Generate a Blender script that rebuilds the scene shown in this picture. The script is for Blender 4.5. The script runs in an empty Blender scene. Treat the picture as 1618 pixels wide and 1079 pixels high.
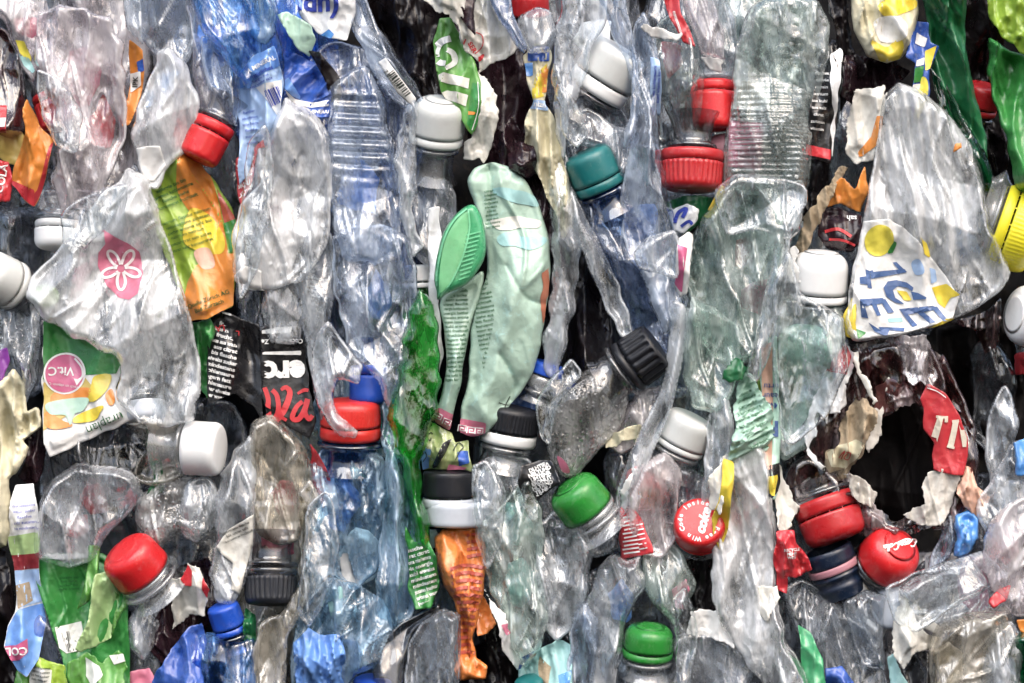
import bpy, bmesh, math, random
import numpy as np
from mathutils import Vector, Matrix

# ------------------------------------------------------------------ camera, sky, sun, exposure
sc = bpy.context.scene
S = 0.0003            # metres per picture unit: a bottle cap is about 3 cm across
D = 6000.0            # camera distance in the same units (1.8 m)
cam_d = bpy.data.cameras.new("camera"); cam = bpy.data.objects.new("camera", cam_d)
sc.collection.objects.link(cam); sc.camera = cam
cam.location = (0, -D * S, 0); cam.rotation_euler = (math.radians(90), 0, 0)
cam_d.sensor_width = 36; cam_d.lens = 36 * D / 1618.0
cam_d.clip_start = 0.05; cam_d.clip_end = 100
w = bpy.data.worlds.new("World"); sc.world = w; w.use_nodes = True
SUN_EL, SUN_AZ = 52.0, -28.0     # elevation, and degrees to the left of the viewer
nt = w.node_tree; bg = nt.nodes["Background"]
sky = nt.nodes.new("ShaderNodeTexSky"); sky.sky_type = 'NISHITA'; sky.sun_disc = False
sky.sun_elevation = math.radians(SUN_EL); sky.sun_rotation = math.radians(180 - SUN_AZ * -1)
sky.dust_density = 6.0; sky.air_density = 1.0; sky.ozone_density = 1.0
hs = nt.nodes.new("ShaderNodeHueSaturation"); hs.inputs["Saturation"].default_value = 0.95
nt.links.new(sky.outputs[0], hs.inputs["Color"]); nt.links.new(hs.outputs[0], bg.inputs[0])
bg.inputs[1].default_value = 0.15
sd = bpy.data.lights.new("sun", 'SUN'); so = bpy.data.objects.new("sun", sd); sc.collection.objects.link(so)
sd.energy = 1.1; sd.angle = math.radians(40); sd.color = (1.0, 0.99, 0.975)
el, az = math.radians(SUN_EL), math.radians(SUN_AZ)
sv = Vector((math.sin(az) * math.cos(el), -math.cos(az) * math.cos(el), math.sin(el)))
so.rotation_euler = sv.to_track_quat('Z', 'Y').to_euler()
vs = sc.view_settings; vs.view_transform = 'Standard'; vs.look = 'None'; vs.gamma = 1; vs.use_curve_mapping = False
vs.exposure = 0.84
sc.cycles.use_denoising = True; sc.cycles.use_adaptive_sampling = True; sc.cycles.adaptive_threshold = .04; sc.cycles.adaptive_min_samples = 24
sc.cycles.transparent_max_bounces = 20; sc.cycles.max_bounces = 6
sc.cycles.diffuse_bounces = 3; sc.cycles.glossy_bounces = 3; sc.cycles.transmission_bounces = 6
sc.cycles.caustics_reflective = False; sc.cycles.caustics_refractive = False

# ------------------------------------------------------------------ small maths
def tri(t): return np.abs((t % 1.0) - .5) * 2
def snoise(x, y, seed, n=7):
    r = np.random.RandomState(seed % 99991); o = np.zeros_like(x)
    for i in range(n):
        a = r.uniform(0, 2 * math.pi); f = r.uniform(.5, 1.9); p = r.uniform(0, 6.28)
        o += np.sin((x * math.cos(a) + y * math.sin(a)) * f * 6.28 + p)
    return o / n
def worley(x, y, seed):
    r = np.random.RandomState(seed % 99991)
    x0, x1, y0, y1 = x.min() - 1, x.max() + 1, y.min() - 1, y.max() + 1
    n = max(4, min(260, int((x1 - x0) * (y1 - y0))))
    px = r.uniform(x0, x1, n); py = r.uniform(y0, y1, n)
    sh = x.shape; xf = x.ravel(); yf = y.ravel(); F1 = np.full(xf.shape, 9e9); F2 = F1.copy()
    for a, b in zip(px, py):
        d = (xf - a) ** 2 + (yf - b) ** 2
        m = d < F1; F2 = np.where(m, F1, np.minimum(F2, d)); F1 = np.where(m, d, F1)
    return np.sqrt(F1).reshape(sh), np.sqrt(F2).reshape(sh)
def crumple(x, y, ang, seed, sc_=70, fold=75, aniso=2.6, wf=1.0, wc=1.0, wm=1.0):
    """pressed plastic: smooth hollows that meet in sharp ridges, drawn out along ANG (up = 90)"""
    a = math.radians(ang); dx, dy = math.cos(a), -math.sin(a)
    u = x * dx + y * dy; v = -x * dy + y * dx
    wv = snoise(u / 330, v / 260, seed + 1); w2 = snoise(u / 140, v / 140, seed + 8)
    r1 = 1 - np.abs(np.sin(math.pi * (v / fold + .5 * wv + .08 * w2 + seed * .37)))
    h = wf * 1.15 * (r1 - .4) * (.55 + .7 * snoise(u / 380, v / 220, seed + 2))
    r2 = 1 - np.abs(np.sin(math.pi * ((v * .85 + u * .42) / (fold * 1.3) + .5 * snoise(u / 240, v / 240, seed + 3))))
    h += wf * .7 * (r2 - .4) * (.5 + snoise(u / 260, v / 200, seed + 12))
    F1, F2 = worley(u / (sc_ * aniso) + .3 * wv, v / sc_ + .25 * w2, seed + 4)
    h += wc * 1.5 * (np.minimum(F1, 1.1) ** 2 - .3)
    G1, G2 = worley(u / (sc_ * .5 * aniso * .8) + .3 * wv, v / (sc_ * .48) + .2 * w2, seed + 5)
    h += wm * .5 * (np.minimum(G1, 1.1) ** 2 - .3) * np.clip(.35 + 1.5 * snoise(u / 180, v / 150, seed + 6), 0, 1.2)
    h += wm * .05 * snoise(x / 30, y / 30, seed + 7)
    for (pf, ps, pw, pa) in ((fold * .62, .18, 3.2, .50), (fold * .9, -.35, 4.0, .42), (fold * .45, .4, 3.0, .10)):      # thin pinched ridges
        p = np.abs(np.sin(math.pi * ((v + ps * u) / pf + .6 * snoise(u / 300, v / 300, seed + 31) + seed * .11)))
        h += wm * pa * np.maximum(0, 1 - p * pw) * np.clip(.2 + 2.2 * snoise(u / 220, v / 90, seed + 33), 0, 1.1)
    return h
def catmull(P, n=5, closed=True):
    P = np.array(P, float); N = len(P); out = []
    rng = range(N) if closed else range(N - 1)
    for i in rng:
        if closed: p0, p1, p2, p3 = P[i - 1], P[i], P[(i + 1) % N], P[(i + 2) % N]
        else: p0, p1, p2, p3 = P[max(i - 1, 0)], P[i], P[i + 1], P[min(i + 2, N - 1)]
        for k in range(n):
            t = k / n
            out.append(.5 * ((2 * p1) + (-p0 + p2) * t + (2 * p0 - 5 * p1 + 4 * p2 - p3) * t * t + (-p0 + 3 * p1 - 3 * p2 + p3) * t ** 3))
    if not closed: out.append(P[-1])
    return np.array(out)
def subdiv(P, L=8):
    P = np.array(P, float); out = []
    for i in range(len(P)):
        a, b = P[i], P[(i + 1) % len(P)]; n = max(1, int(np.hypot(*(b - a)) / L))
        for k in range(n): out.append(a + (b - a) * k / n)
    return np.array(out)
def wobble(P, amp, seed, freq=85):
    r = np.random.RandomState(seed % 99991); P = subdiv(P, 4)
    s = np.cumsum(np.r_[0, np.hypot(*(np.diff(P, axis=0)).T)])
    n = np.zeros((len(P), 2)); L = s[-1] + 4
    for k in range(2):
        for j in range(5):
            f = max(1, round(L / freq * r.uniform(.4, 2.2))); n[:, k] += np.sin(s / L * 6.283 * f + r.uniform(0, 6.28)) / 3.2
    return P + n * amp
def ragged(P, amp, seed):
    P = subdiv(P, 3.2); r = np.random.RandomState(seed % 99991); n = np.cumsum(r.normal(0, 1, (len(P), 2)), 0)
    n -= np.linspace(0, 1, len(n))[:, None] * n[-1]; n = n - (np.roll(n, 4, 0) + np.roll(n, -4, 0) + np.roll(n, 8, 0) + np.roll(n, -8, 0)) / 4
    return P + amp * (.55 * n + .5 * r.normal(0, 1, (len(P), 2)))
def corner(poly, r=.22):
    """straight runs with slightly softened corners, as pressed film has"""
    P = np.array(poly, float); out = []
    for i in range(len(P)):
        a, b, c = P[i - 1], P[i], P[(i + 1) % len(P)]
        p, q = b + (a - b) * r, b + (c - b) * r
        for t in (0, .5, 1): out.append((1 - t) ** 2 * p + 2 * t * (1 - t) * b + t * t * q)
    return np.array(out)
def inside(px, py, P):
    c = np.zeros(px.shape, bool); x1, y1 = P[-1]
    for x2, y2 in P:
        if y1 != y2:
            m = ((y1 > py) != (y2 > py)) & (px < (x2 - x1) * (py - y1) / (y2 - y1) + x1); c ^= m
        x1, y1 = x2, y2
    return c
def nearest(px, py, P):
    bd = np.full(px.shape, 9e18); bx = px.copy(); by = py.copy(); x1, y1 = P[-1]
    for x2, y2 in P:
        dx, dy = x2 - x1, y2 - y1; L = dx * dx + dy * dy + 1e-9
        t = np.clip(((px - x1) * dx + (py - y1) * dy) / L, 0, 1); qx = x1 + t * dx; qy = y1 + t * dy
        d = (px - qx) ** 2 + (py - qy) ** 2; m = d < bd
        bd = np.where(m, d, bd); bx = np.where(m, qx, bx); by = np.where(m, qy, by); x1, y1 = x2, y2
    return np.sqrt(bd), bx, by

def nearest_open(px, py, P):
    bd = np.full(px.shape, 9e18)
    for (x1, y1), (x2, y2) in zip(P[:-1], P[1:]):
        dx, dy = x2 - x1, y2 - y1; L = dx * dx + dy * dy + 1e-9; t = np.clip(((px - x1) * dx + (py - y1) * dy) / L, 0, 1)
        bd = np.minimum(bd, (px - x1 - t * dx) ** 2 + (py - y1 - t * dy) ** 2)
    return np.sqrt(bd), None, None
# ------------------------------------------------------------------ things and parts
class Th: pass
def conv(V, h0):
    V = np.asarray(V, float); k = (D - h0) / D
    return np.stack([(V[:, 0] - 809) * S * k, -V[:, 2] * S, (539.5 - V[:, 1]) * S * k], 1)
def tag(o, label=None, cat=None, group=None, kind=None):
    if label: o["label"] = label
    if cat: o["category"] = cat
    if group: o["group"] = group
    if kind: o["kind"] = kind
    return o
def link(name, V, F, mats, h0=0, origin=None, parent=None, attr=None, smooth=True, mi=None):
    """V in picture units; becomes a mesh in metres whose origin is ORIGIN (the thing's place)"""
    L = conv(V, h0); O = conv([origin], h0)[0] if origin is not None else np.zeros(3)
    me = bpy.data.meshes.new(name); me.from_pydata((L - O).tolist(), [], F)
    if not isinstance(mats, (list, tuple)): mats = [mats]
    for m in mats: me.materials.append(m)
    if smooth: me.polygons.foreach_set("use_smooth", [True] * len(me.polygons))
    if mi is not None: me.polygons.foreach_set("material_index", mi)
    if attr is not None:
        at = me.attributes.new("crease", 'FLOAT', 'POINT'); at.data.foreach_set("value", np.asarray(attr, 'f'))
    o = bpy.data.objects.new(name, me); sc.collection.objects.link(o)
    if parent is not None: o.parent = parent
    else: o.location = O
    return o
SEED = [100]
def surf(poly, h0, T=0, step=2.5, ang=90, amp=12, sm=True, wob=2.0, fold=75, cell=62, aniso=2.4, edge=None,
         back=True, wf=1, wc=1, wm=1, ribs=(), tiltx=0, tilty=0, seed=None, dents=(), cuts=(), planes=3, slope=.2, grow=0, rag=0):
    SEED[0] += 13
    if seed is None: seed = SEED[0]
    if sm == 2: P = corner(poly)
    elif sm == 3: P = corner(poly, .07)
    else: P = catmull(poly, 5) if sm else np.array(poly, float)
    if grow: P = P.mean(0) + (P - P.mean(0)) * (1 + grow)
    if wob: P = wobble(P, wob, seed + 77)
    if rag: P = ragged(P, rag, seed + 5)
    x0, y0 = P.min(0) - step * 2; x1, y1 = P.max(0) + step * 2
    gx = np.arange(x0, x1 + step, step); gy = np.arange(y0, y1 + step, step)
    X, Y = np.meshgrid(gx, gy); ny, nx = X.shape
    ins = inside(X, Y, P); d, qx, qy = nearest(X, Y, P)
    sdist = np.where(ins, d, 0)
    cx, cy = P.mean(0)
    C = crumple(X, Y, ang, seed, cell, fold, aniso, wf, wc, wm)
    e = edge or max(T * .9, 10)
    prof = np.clip(1 - (1 - np.clip(sdist / e, 0, 1)) ** 2, 0, 1) ** .7
    damp = np.clip(sdist / 12, .25 if T else .75, 1)
    rs = np.random.RandomState((seed + 321) % 99991); PL = np.zeros_like(X)
    for k in range(planes):
        pa = math.radians(ang) + rs.normal(0, .55) + math.pi / 2 * (rs.rand() < .3); q = rs.randint(len(P)); q2 = rs.randint(len(P))
        ox, oy = (P[q] + P[q2]) / 2; nx_, ny_ = math.sin(pa), math.cos(pa)
        dd = np.abs((X - ox) * nx_ + (Y - oy) * ny_ + 5 * snoise(X / 200, Y / 200, seed + k)); PL += rs.choice((-1, 1, 1)) * -slope * rs.uniform(.5, 1.2) * np.minimum(dd, 70)
    if ins.any(): PL -= PL[ins].mean()
    C = C + PL / max(amp, 6)
    base = h0 + (X - cx) * tiltx + (Y - cy) * tilty
    H = base + T * prof + amp * C * damp
    for (ra, per, ampr, rx, ry, rr) in ribs:
        a = math.radians(ra); q = (X - rx) * math.cos(a) - (Y - ry) * math.sin(a)
        wgt = np.exp(-(((X - rx) ** 2 + (Y - ry) ** 2) / rr ** 2) ** 2)
        H += ampr * np.sin(q / per * 6.283 + .7 * snoise(X / 120, Y / 120, seed)) * wgt * damp
    for (pts, cw, dep) in cuts:
        dc, _, _ = nearest_open(X, Y, catmull(pts, 4, False)); H -= dep * np.exp(-dc / cw)
    for (rx, ry, rr, dep) in dents:
        q = np.hypot(X - rx, Y - ry) / rr; H -= dep * np.clip(1 - q, 0, 1)
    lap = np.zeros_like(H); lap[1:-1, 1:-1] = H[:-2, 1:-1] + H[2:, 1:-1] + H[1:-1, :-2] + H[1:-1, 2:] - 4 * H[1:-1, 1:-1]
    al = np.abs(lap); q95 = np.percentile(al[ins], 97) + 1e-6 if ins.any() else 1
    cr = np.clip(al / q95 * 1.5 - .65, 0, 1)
    cr = np.maximum(cr, np.where((sdist < step * 1.1), .45, 0) if T else 0)  # besides stress-whitened folds, outline edges are painted white as edge highlights
    qc = inside((X[:-1, :-1] + X[1:, 1:]) / 2, (Y[:-1, :-1] + Y[1:, 1:]) / 2, P)
    used = np.zeros((ny, nx), int)
    used[:-1, :-1] += qc; used[1:, :-1] += qc; used[:-1, 1:] += qc; used[1:, 1:] += qc
    bnd = (used > 0) & (used < 4)
    XX = np.where(bnd, qx, X); YY = np.where(bnd, qy, Y)
    if T: H = np.where(bnd, base + amp * C * .12, H)
    idx = np.full((ny, nx), -1); m = used > 0; idx[m] = np.arange(m.sum())
    V = np.stack([XX[m], YY[m], H[m]], 1); A = cr[m]
    jj, ii = np.nonzero(qc)
    q = np.stack([idx[jj, ii], idx[jj + 1, ii], idx[jj + 1, ii + 1], idx[jj, ii + 1]], 1)
    F = q.tolist()
    if T and back:
        Cb = crumple(X, Y, ang + 8, seed + 500, cell, fold, aniso, wf, wc, wm)
        HB = base - .8 * T * prof + amp * .8 * Cb * damp
        HB = np.minimum(HB, H - 1.5)
        inn = m & ~bnd; idb = idx.copy(); idb[inn] = len(V) + np.arange(inn.sum())
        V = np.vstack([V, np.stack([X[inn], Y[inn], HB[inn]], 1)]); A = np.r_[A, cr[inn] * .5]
        q = np.stack([idb[jj, ii], idb[jj, ii + 1], idb[jj + 1, ii + 1], idb[jj + 1, ii]], 1)
        F += q.tolist()
    s = Th(); s.V = V; s.F = F; s.A = A; s.P = P; s.h0 = h0; s.c = (cx, cy)
    Hf = H.copy()
    def height(x, y):
        x = np.asarray(x, float); y = np.asarray(y, float)
        fx = np.clip((x - gx[0]) / step, 0, nx - 1.001); fy = np.clip((y - gy[0]) / step, 0, ny - 1.001)
        i = fx.astype(int); j = fy.astype(int); a = fx - i; b = fy - j
        return (Hf[j, i] * (1 - a) * (1 - b) + Hf[j, i + 1] * a * (1 - b) + Hf[j + 1, i] * (1 - a) * b + Hf[j + 1, i + 1] * a * b)
    s.height = height
    return s
def thing(name, label, cat, x, y, h, group=None):
    t = Th(); t.o = (x, y, h); t.h0 = h
    e = bpy.data.objects.new(name, None); sc.collection.objects.link(e)
    e.location = conv([t.o], h)[0]; e.empty_display_size = .01
    tag(e, label, cat, group); t.root = e
    return t
def sheet(name, label, cat, poly, h, mat, amp=8, thick=.5, group=None, T=0, **k):
    """one loose piece of foil, paper or film: a single crumpled mesh"""
    k.setdefault('wob', 1.5); k.setdefault('cell', 30); k.setdefault('fold', 34); k.setdefault('sm', 3)
    if k['sm'] is False: k['sm'] = 3
    if k['sm'] is True: k['sm'] = 2
    if 'torn' in name or 'paper' in name: k.setdefault('rag', 1.5); k['sm'] = 3; k.setdefault('step', 2)
    elif 'scrap' in name: k.setdefault('rag', .6); k['sm'] = 3
    k.setdefault('planes', 5); k.setdefault('slope', .34)
    amp *= 1.35
    s = surf(poly, h, T, amp=amp, **k)
    t = Th(); t.o = (s.c[0], s.c[1], h); t.h0 = h; t.s = s
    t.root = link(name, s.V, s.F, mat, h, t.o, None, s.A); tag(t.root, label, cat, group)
    if not T: solid(t.root, thick)
    return t
def solid(o, th):
    m = o.modifiers.new("thickness", 'SOLIDIFY'); m.thickness = th * S; m.offset = -1
def body(t, poly, mat, h=None, T=26, amp=12, part='body', label=None, **k):
    s = surf(poly, t.h0 if h is None else h, T, amp=amp, **k)
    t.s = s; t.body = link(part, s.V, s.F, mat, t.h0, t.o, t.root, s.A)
    if label: tag(t.body, label)
    return t.body
def bottle(label, poly, h, mat, T=26, amp=12, name='crushed_bottle', cat='bottle', group=None, **k):
    k.setdefault('sm', 2); k.setdefault('grow', .07); k.setdefault('slope', .3); k.setdefault('planes', 4)
    if mat.name not in ('green_plastic', 'beaded_plastic', 'mint_plastic', 'sea_green_plastic'): T *= .62; amp *= 1.1; k.setdefault('edge', max(T, 9))
    P = np.array(poly, float); c = P.mean(0)
    t = thing(name, label, cat, c[0], c[1], h, group); body(t, poly, mat, T=T, amp=amp, **k); return t
def patch(t, name, poly, mat, off=1.0, step=3.0, on=None, sm=False, par=None, wob=0, thick=0, label=None, amp=0):
    """a printed area or stuck-on label that follows the surface below it"""
    s0 = on or t.s; P = catmull(poly, 5) if sm else np.array(poly, float)
    s = surf(P, 0, 0, step=step, amp=0, sm=False, wob=wob, planes=0)
    V = s.V
    if hasattr(s0, 'P'):
        o_ = ~inside(V[:, 0], V[:, 1], s0.P); _, qx, qy = nearest(V[:, 0], V[:, 1], s0.P); V[:, 0] = np.where(o_, qx, V[:, 0]); V[:, 1] = np.where(o_, qy, V[:, 1])
    V[:, 2] = s0.height(V[:, 0], V[:, 1]) + off
    if amp: V[:, 2] += amp * (crumple(V[:, 0], V[:, 1], 90, SEED[0]) + .5)
    o = link(name, V, s.F, mat, t.h0, t.o, par or t.root)
    if thick: solid(o, thick)
    if label: tag(o, label)
    return o
def join_meshes(name, parts, mats, t, par=None):
    """parts: list of (V, F, material index) -> one mesh"""
    V = []; F = []; mi = []; n = 0
    for v, f, m in parts:
        V += list(map(tuple, v)); F += [[i + n for i in q] for q in f]; mi += [m] * len(f); n += len(v)
    if not V: return None
    return link(name, np.array(V), F, mats, t.h0, t.o, par or t.root, None, False, mi)
def ribbonF(pts, width, closed=False, sm=True, n=5):
    P = catmull(pts, n, closed) if sm else np.array(pts, float)
    if closed: P = np.vstack([P, P[:1]])
    d = np.gradient(P, axis=0); L = np.hypot(d[:, 0], d[:, 1])[:, None] + 1e-9; nrm = np.stack([-d[:, 1], d[:, 0]], 1) / L
    wd = np.interp(np.linspace(0, 1, len(P)), np.linspace(0, 1, len(np.atleast_1d(width))), np.atleast_1d(width))[:, None] / 2 if np.ndim(width) else width / 2
    A, B = P + nrm * wd, P - nrm * wd; V = np.vstack([A, B]); m = len(P)
    return V, [[i, i + 1, m + i + 1, m + i] for i in range(m - 1)]
def rectF(x, y, wd, ht, ang=0, cx=0, cy=0):
    a = math.radians(ang); c, s = math.cos(a), -math.sin(a); out = []
    for dx, dy in ((0, 0), (wd, 0), (wd, ht), (0, ht)):
        X, Y = x + dx, y + dy; out.append((cx + X * c - Y * s, cy + X * s + Y * c))
    return np.array(out), [[0, 3, 2, 1]]
FONT_CACHE = {}
def textF(txt, size, bold=0, shear=0, sx=1):
    key = (txt, bold, shear)
    if key not in FONT_CACHE:
        cu = bpy.data.curves.new("t", 'FONT'); cu.body = txt; cu.size = 1; cu.offset = bold; cu.shear = shear
        cu.resolution_u = 3; cu.align_x = 'CENTER'; cu.align_y = 'CENTER'
        o = bpy.data.objects.new("t", cu); sc.collection.objects.link(o)
        dg = bpy.context.evaluated_depsgraph_get(); dg.update()
        me = bpy.data.meshes.new_from_object(o.evaluated_get(dg))
        V = np.array([v.co[:2] for v in me.vertices]) if len(me.vertices) else np.zeros((0, 2)); F = [list(p.vertices) for p in me.polygons]
        bpy.data.objects.remove(o); bpy.data.curves.remove(cu); bpy.data.meshes.remove(me)
        FONT_CACHE[key] = (V, F)
    V, F = FONT_CACHE[key]; V = V * size; V = V * np.array([sx, 1])
    return V, F
def place(VF, x, y, ang=0):
    """2-D letter outline (y up) -> picture coordinates (y down), turned by ANG"""
    V, F = VF; a = math.radians(ang); c, s = math.cos(a), math.sin(a)
    X = V[:, 0] * c - V[:, 1] * s; Y = V[:, 0] * s + V[:, 1] * c
    return np.stack([x + X, y - Y], 1), F
def refine(V, F, L):
    bm = bmesh.new(); vs = [bm.verts.new((a, b, 0)) for a, b in V]
    for f in F:
        try: bm.faces.new([vs[i] for i in f])
        except ValueError: pass
    bmesh.ops.triangulate(bm, faces=bm.faces)
    for _ in range(5):
        e = [e for e in bm.edges if e.calc_length() > L]
        if not e: break
        bmesh.ops.subdivide_edges(bm, edges=e, cuts=1); bmesh.ops.triangulate(bm, faces=[f for f in bm.faces if len(f.verts) > 3])
    bm.verts.index_update(); V = np.array([v.co[:2] for v in bm.verts]); F = [[v.index for v in f.verts] for f in bm.faces]; bm.free()
    return V, F
def marks(t, name, items, mats, off=2.0, on=None, par=None, label=None, fine=12, clip=None):
    """printed letters, bars and lines: items are ((V, F), material index); all follow the surface"""
    s0 = on or t.s; parts = []
    for (V, F), m in items:
        if not len(V): continue
        if np.ptp(V[:, 0]) + np.ptp(V[:, 1]) > fine * 2: V, F = refine(V, F, fine)
        for P in ([np.array(clip, float)] if clip is not None else []) + ([s0.P] if on is None and hasattr(s0, 'P') else []):
            ok = inside(V[:, 0], V[:, 1], P); F = [f for f in F if all(ok[i] for i in f)]
        h = s0.height(V[:, 0], V[:, 1]) + off
        parts.append((np.stack([V[:, 0], V[:, 1], h], 1), F, m))
    o = join_meshes(name, parts, mats, t, par)
    if o and label: tag(o, label)
    return o
def barcode(x, y, wd, ht, ang, seed=1, digits=False, n=24):
    r = random.Random(seed); it = []; p = 0
    while p < wd:
        b = r.choice((1.2, 1.2, 2.2, 3)) * wd / (n * 3.4)*1.6
        if p + b < wd: it.append((rectF(p - wd / 2, -ht / 2, b, ht, ang, x, y), 0))
        p += b + r.choice((1.2, 1.6, 2.4)) * wd / (n * 3.4)*1.6
    return it
WORDS = "zutaten wasser zucker fruchtsaft aus konzentrat kohlensaure citrat aroma vitamin kuhl lagern mindestens haltbar bis siehe flasche energie eiweiss fett salz natrium".split()
def smalltext(x, y, wd, rows, lh, size, ang, seed=1, bold=0.01):
    """a block of small ingredient lines"""
    r = random.Random(seed); it = []; a = math.radians(ang)
    for k in range(rows):
        s = ""; tgt = wd / size * 1.75 * r.uniform(.8, 1)
        while len(s) < tgt: s += r.choice(WORDS) + " "
        V, F = textF(s.strip(), size, bold); wv = np.ptp(V[:, 0]) + 1e-6
        V = V * np.array([min(1.2, wd / wv), 1]); q = (k - (rows - 1) / 2) * lh
        it.append((place((V, F), x + q * math.sin(a), y + q * math.cos(a), ang), 0))
    return it

# ------------------------------------------------------------------ materials
MC = {}
def nodes(name):
    m = bpy.data.materials.new(name); m.use_nodes = True; n = m.node_tree.nodes; n.clear()
    return m, n, m.node_tree.links
def N(n, typ, **k):
    o = n.new(typ)
    for a, b in k.items(): setattr(o, a, b)
    return o
def noise(n, l, co, px, det=3, rough=.55, seed=0, dist=0):
    o = N(n, "ShaderNodeTexNoise", noise_dimensions='4D'); o.inputs["Scale"].default_value = 1 / (S * px)
    o.inputs["Detail"].default_value = det; o.inputs["Roughness"].default_value = rough; o.inputs["W"].default_value = seed
    o.inputs["Distortion"].default_value = dist
    l.new(co, o.inputs["Vector"]); return o.outputs["Fac"]
def ramp(n, l, src, lo, hi, a=0.0, b=1.0):
    o = N(n, "ShaderNodeMapRange"); o.inputs[1].default_value = lo; o.inputs[2].default_value = hi
    o.inputs[3].default_value = a; o.inputs[4].default_value = b; l.new(src, o.inputs[0]); return o.outputs[0]
def mth(n, l, op, a, b):
    o = N(n, "ShaderNodeMath", operation=op); o.use_clamp = op != 'MULTIPLY' or False
    for i, v in enumerate((a, b)):
        if isinstance(v, (int, float)): o.inputs[i].default_value = v
        else: l.new(v, o.inputs[i])
    return o.outputs[0]
def film(name, tint=(.9, .93, .94), milk=.25, mcol=(.8, .83, .85), rough=.09, ior=1.68, bump=.55, crease=.5, seed=0, beads=0, scuff=.25):
    """thin see-through bottle plastic: clear film, soft white scuffing and whitened folds plus painted edge glints, glossy skin"""
    m, n, l = nodes(name); co = N(n, "ShaderNodeTexCoord").outputs["Object"]
    mp = N(n, "ShaderNodeMapping"); mp.inputs["Scale"].default_value = (1.7, 1.0, .62); mp.inputs["Rotation"].default_value = (0, .25, 0); l.new(co, mp.inputs[0]); co2 = mp.outputs[0]
    n1 = noise(n, l, co2, 30, 4, .6, seed); n2 = noise(n, l, co2, 9, 3, .6, seed + 3, .6)
    wn = N(n, "ShaderNodeTexNoise"); wn.inputs["Scale"].default_value = 1 / (S * 60); l.new(co2, wn.inputs["Vector"])
    wa = N(n, "ShaderNodeVectorMath", operation='MULTIPLY_ADD'); wa.inputs[1].default_value = (S * 34,) * 3; l.new(wn.outputs["Color"], wa.inputs[0]); l.new(co2, wa.inputs[2])
    vo = N(n, "ShaderNodeTexVoronoi", feature='DISTANCE_TO_EDGE'); vo.inputs["Scale"].default_value = 1 / (S * 34); l.new(wa.outputs[0], vo.inputs["Vector"])
    vd = ramp(n, l, vo.outputs["Distance"], 0, .16, 1, 0)
    vd = mth(n, l, 'MULTIPLY', vd, ramp(n, l, noise(n, l, co2, 50, 2, .5, seed + 21), .42, .62))
    hsum = mth(n, l, 'MULTIPLY', mth(n, l, 'ADD', mth(n, l, 'MULTIPLY', vd, .20), mth(n, l, 'ADD', mth(n, l, 'MULTIPLY', n1, .40), mth(n, l, 'MULTIPLY', n2, .10))), 1.0)
    b = N(n, "ShaderNodeBump"); b.inputs["Strength"].default_value = bump; b.inputs["Distance"].default_value = S * 14; l.new(hsum, b.inputs["Height"])
    nrm = b.outputs[0]
    if beads:
        vb = N(n, "ShaderNodeTexVoronoi"); vb.inputs["Scale"].default_value = 1 / (S * beads); l.new(co, vb.inputs["Vector"])
        bb = N(n, "ShaderNodeBump"); bb.inputs["Strength"].default_value = .6; bb.inputs["Distance"].default_value = S * 2.4
        l.new(ramp(n, l, vb.outputs["Distance"], .1, .45, 1, 0), bb.inputs["Height"]); l.new(nrm, bb.inputs["Normal"]); nrm = bb.outputs[0]
    tr = N(n, "ShaderNodeBsdfTransparent"); tr.inputs[0].default_value = (*tint, 1)
    df = N(n, "ShaderNodeBsdfDiffuse"); df.inputs[0].default_value = (*mcol, 1); l.new(nrm, df.inputs["Normal"])
    tl = N(n, "ShaderNodeBsdfTranslucent"); tl.inputs[0].default_value = (*mcol, 1); l.new(nrm, tl.inputs["Normal"])
    dm = N(n, "ShaderNodeMixShader"); dm.inputs[0].default_value = .35; l.new(df.outputs[0], dm.inputs[1]); l.new(tl.outputs[0], dm.inputs[2])
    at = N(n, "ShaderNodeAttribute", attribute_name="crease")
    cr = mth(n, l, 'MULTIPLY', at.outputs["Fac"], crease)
    mk = ramp(n, l, noise(n, l, co2, 75, 5, .62, seed + 7), .43, .60, milk * .1, min(.92, milk * 1.35))
    sf = ramp(n, l, noise(n, l, co2, 7, 4, .7, seed + 11), .55, .78, 0, scuff)
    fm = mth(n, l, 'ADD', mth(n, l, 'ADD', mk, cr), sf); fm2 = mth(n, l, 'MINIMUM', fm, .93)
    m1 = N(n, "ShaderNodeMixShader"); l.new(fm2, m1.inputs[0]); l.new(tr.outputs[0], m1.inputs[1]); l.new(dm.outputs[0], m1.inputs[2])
    gl = N(n, "ShaderNodeBsdfGlossy"); gl.inputs["Roughness"].default_value = rough; gl.inputs[0].default_value = (1, 1, 1, 1); l.new(nrm, gl.inputs["Normal"])
    fr = N(n, "ShaderNodeFresnel"); l.new(nrm, fr.inputs["Normal"])
    ge = N(n, "ShaderNodeNewGeometry"); l.new(ramp(n, l, ge.outputs["Backfacing"], 0, 1, ior, 1 / ior), fr.inputs[0])
    m2 = N(n, "ShaderNodeMixShader"); l.new(mth(n, l, 'MINIMUM', mth(n, l, 'MULTIPLY', fr.outputs[0], 1.6), .85), m2.inputs[0]); l.new(m1.outputs[0], m2.inputs[1]); l.new(gl.outputs[0], m2.inputs[2])
    out = N(n, "ShaderNodeOutputMaterial"); l.new(m2.outputs[0], out.inputs[0])
    MC[name] = m; return m
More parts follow.
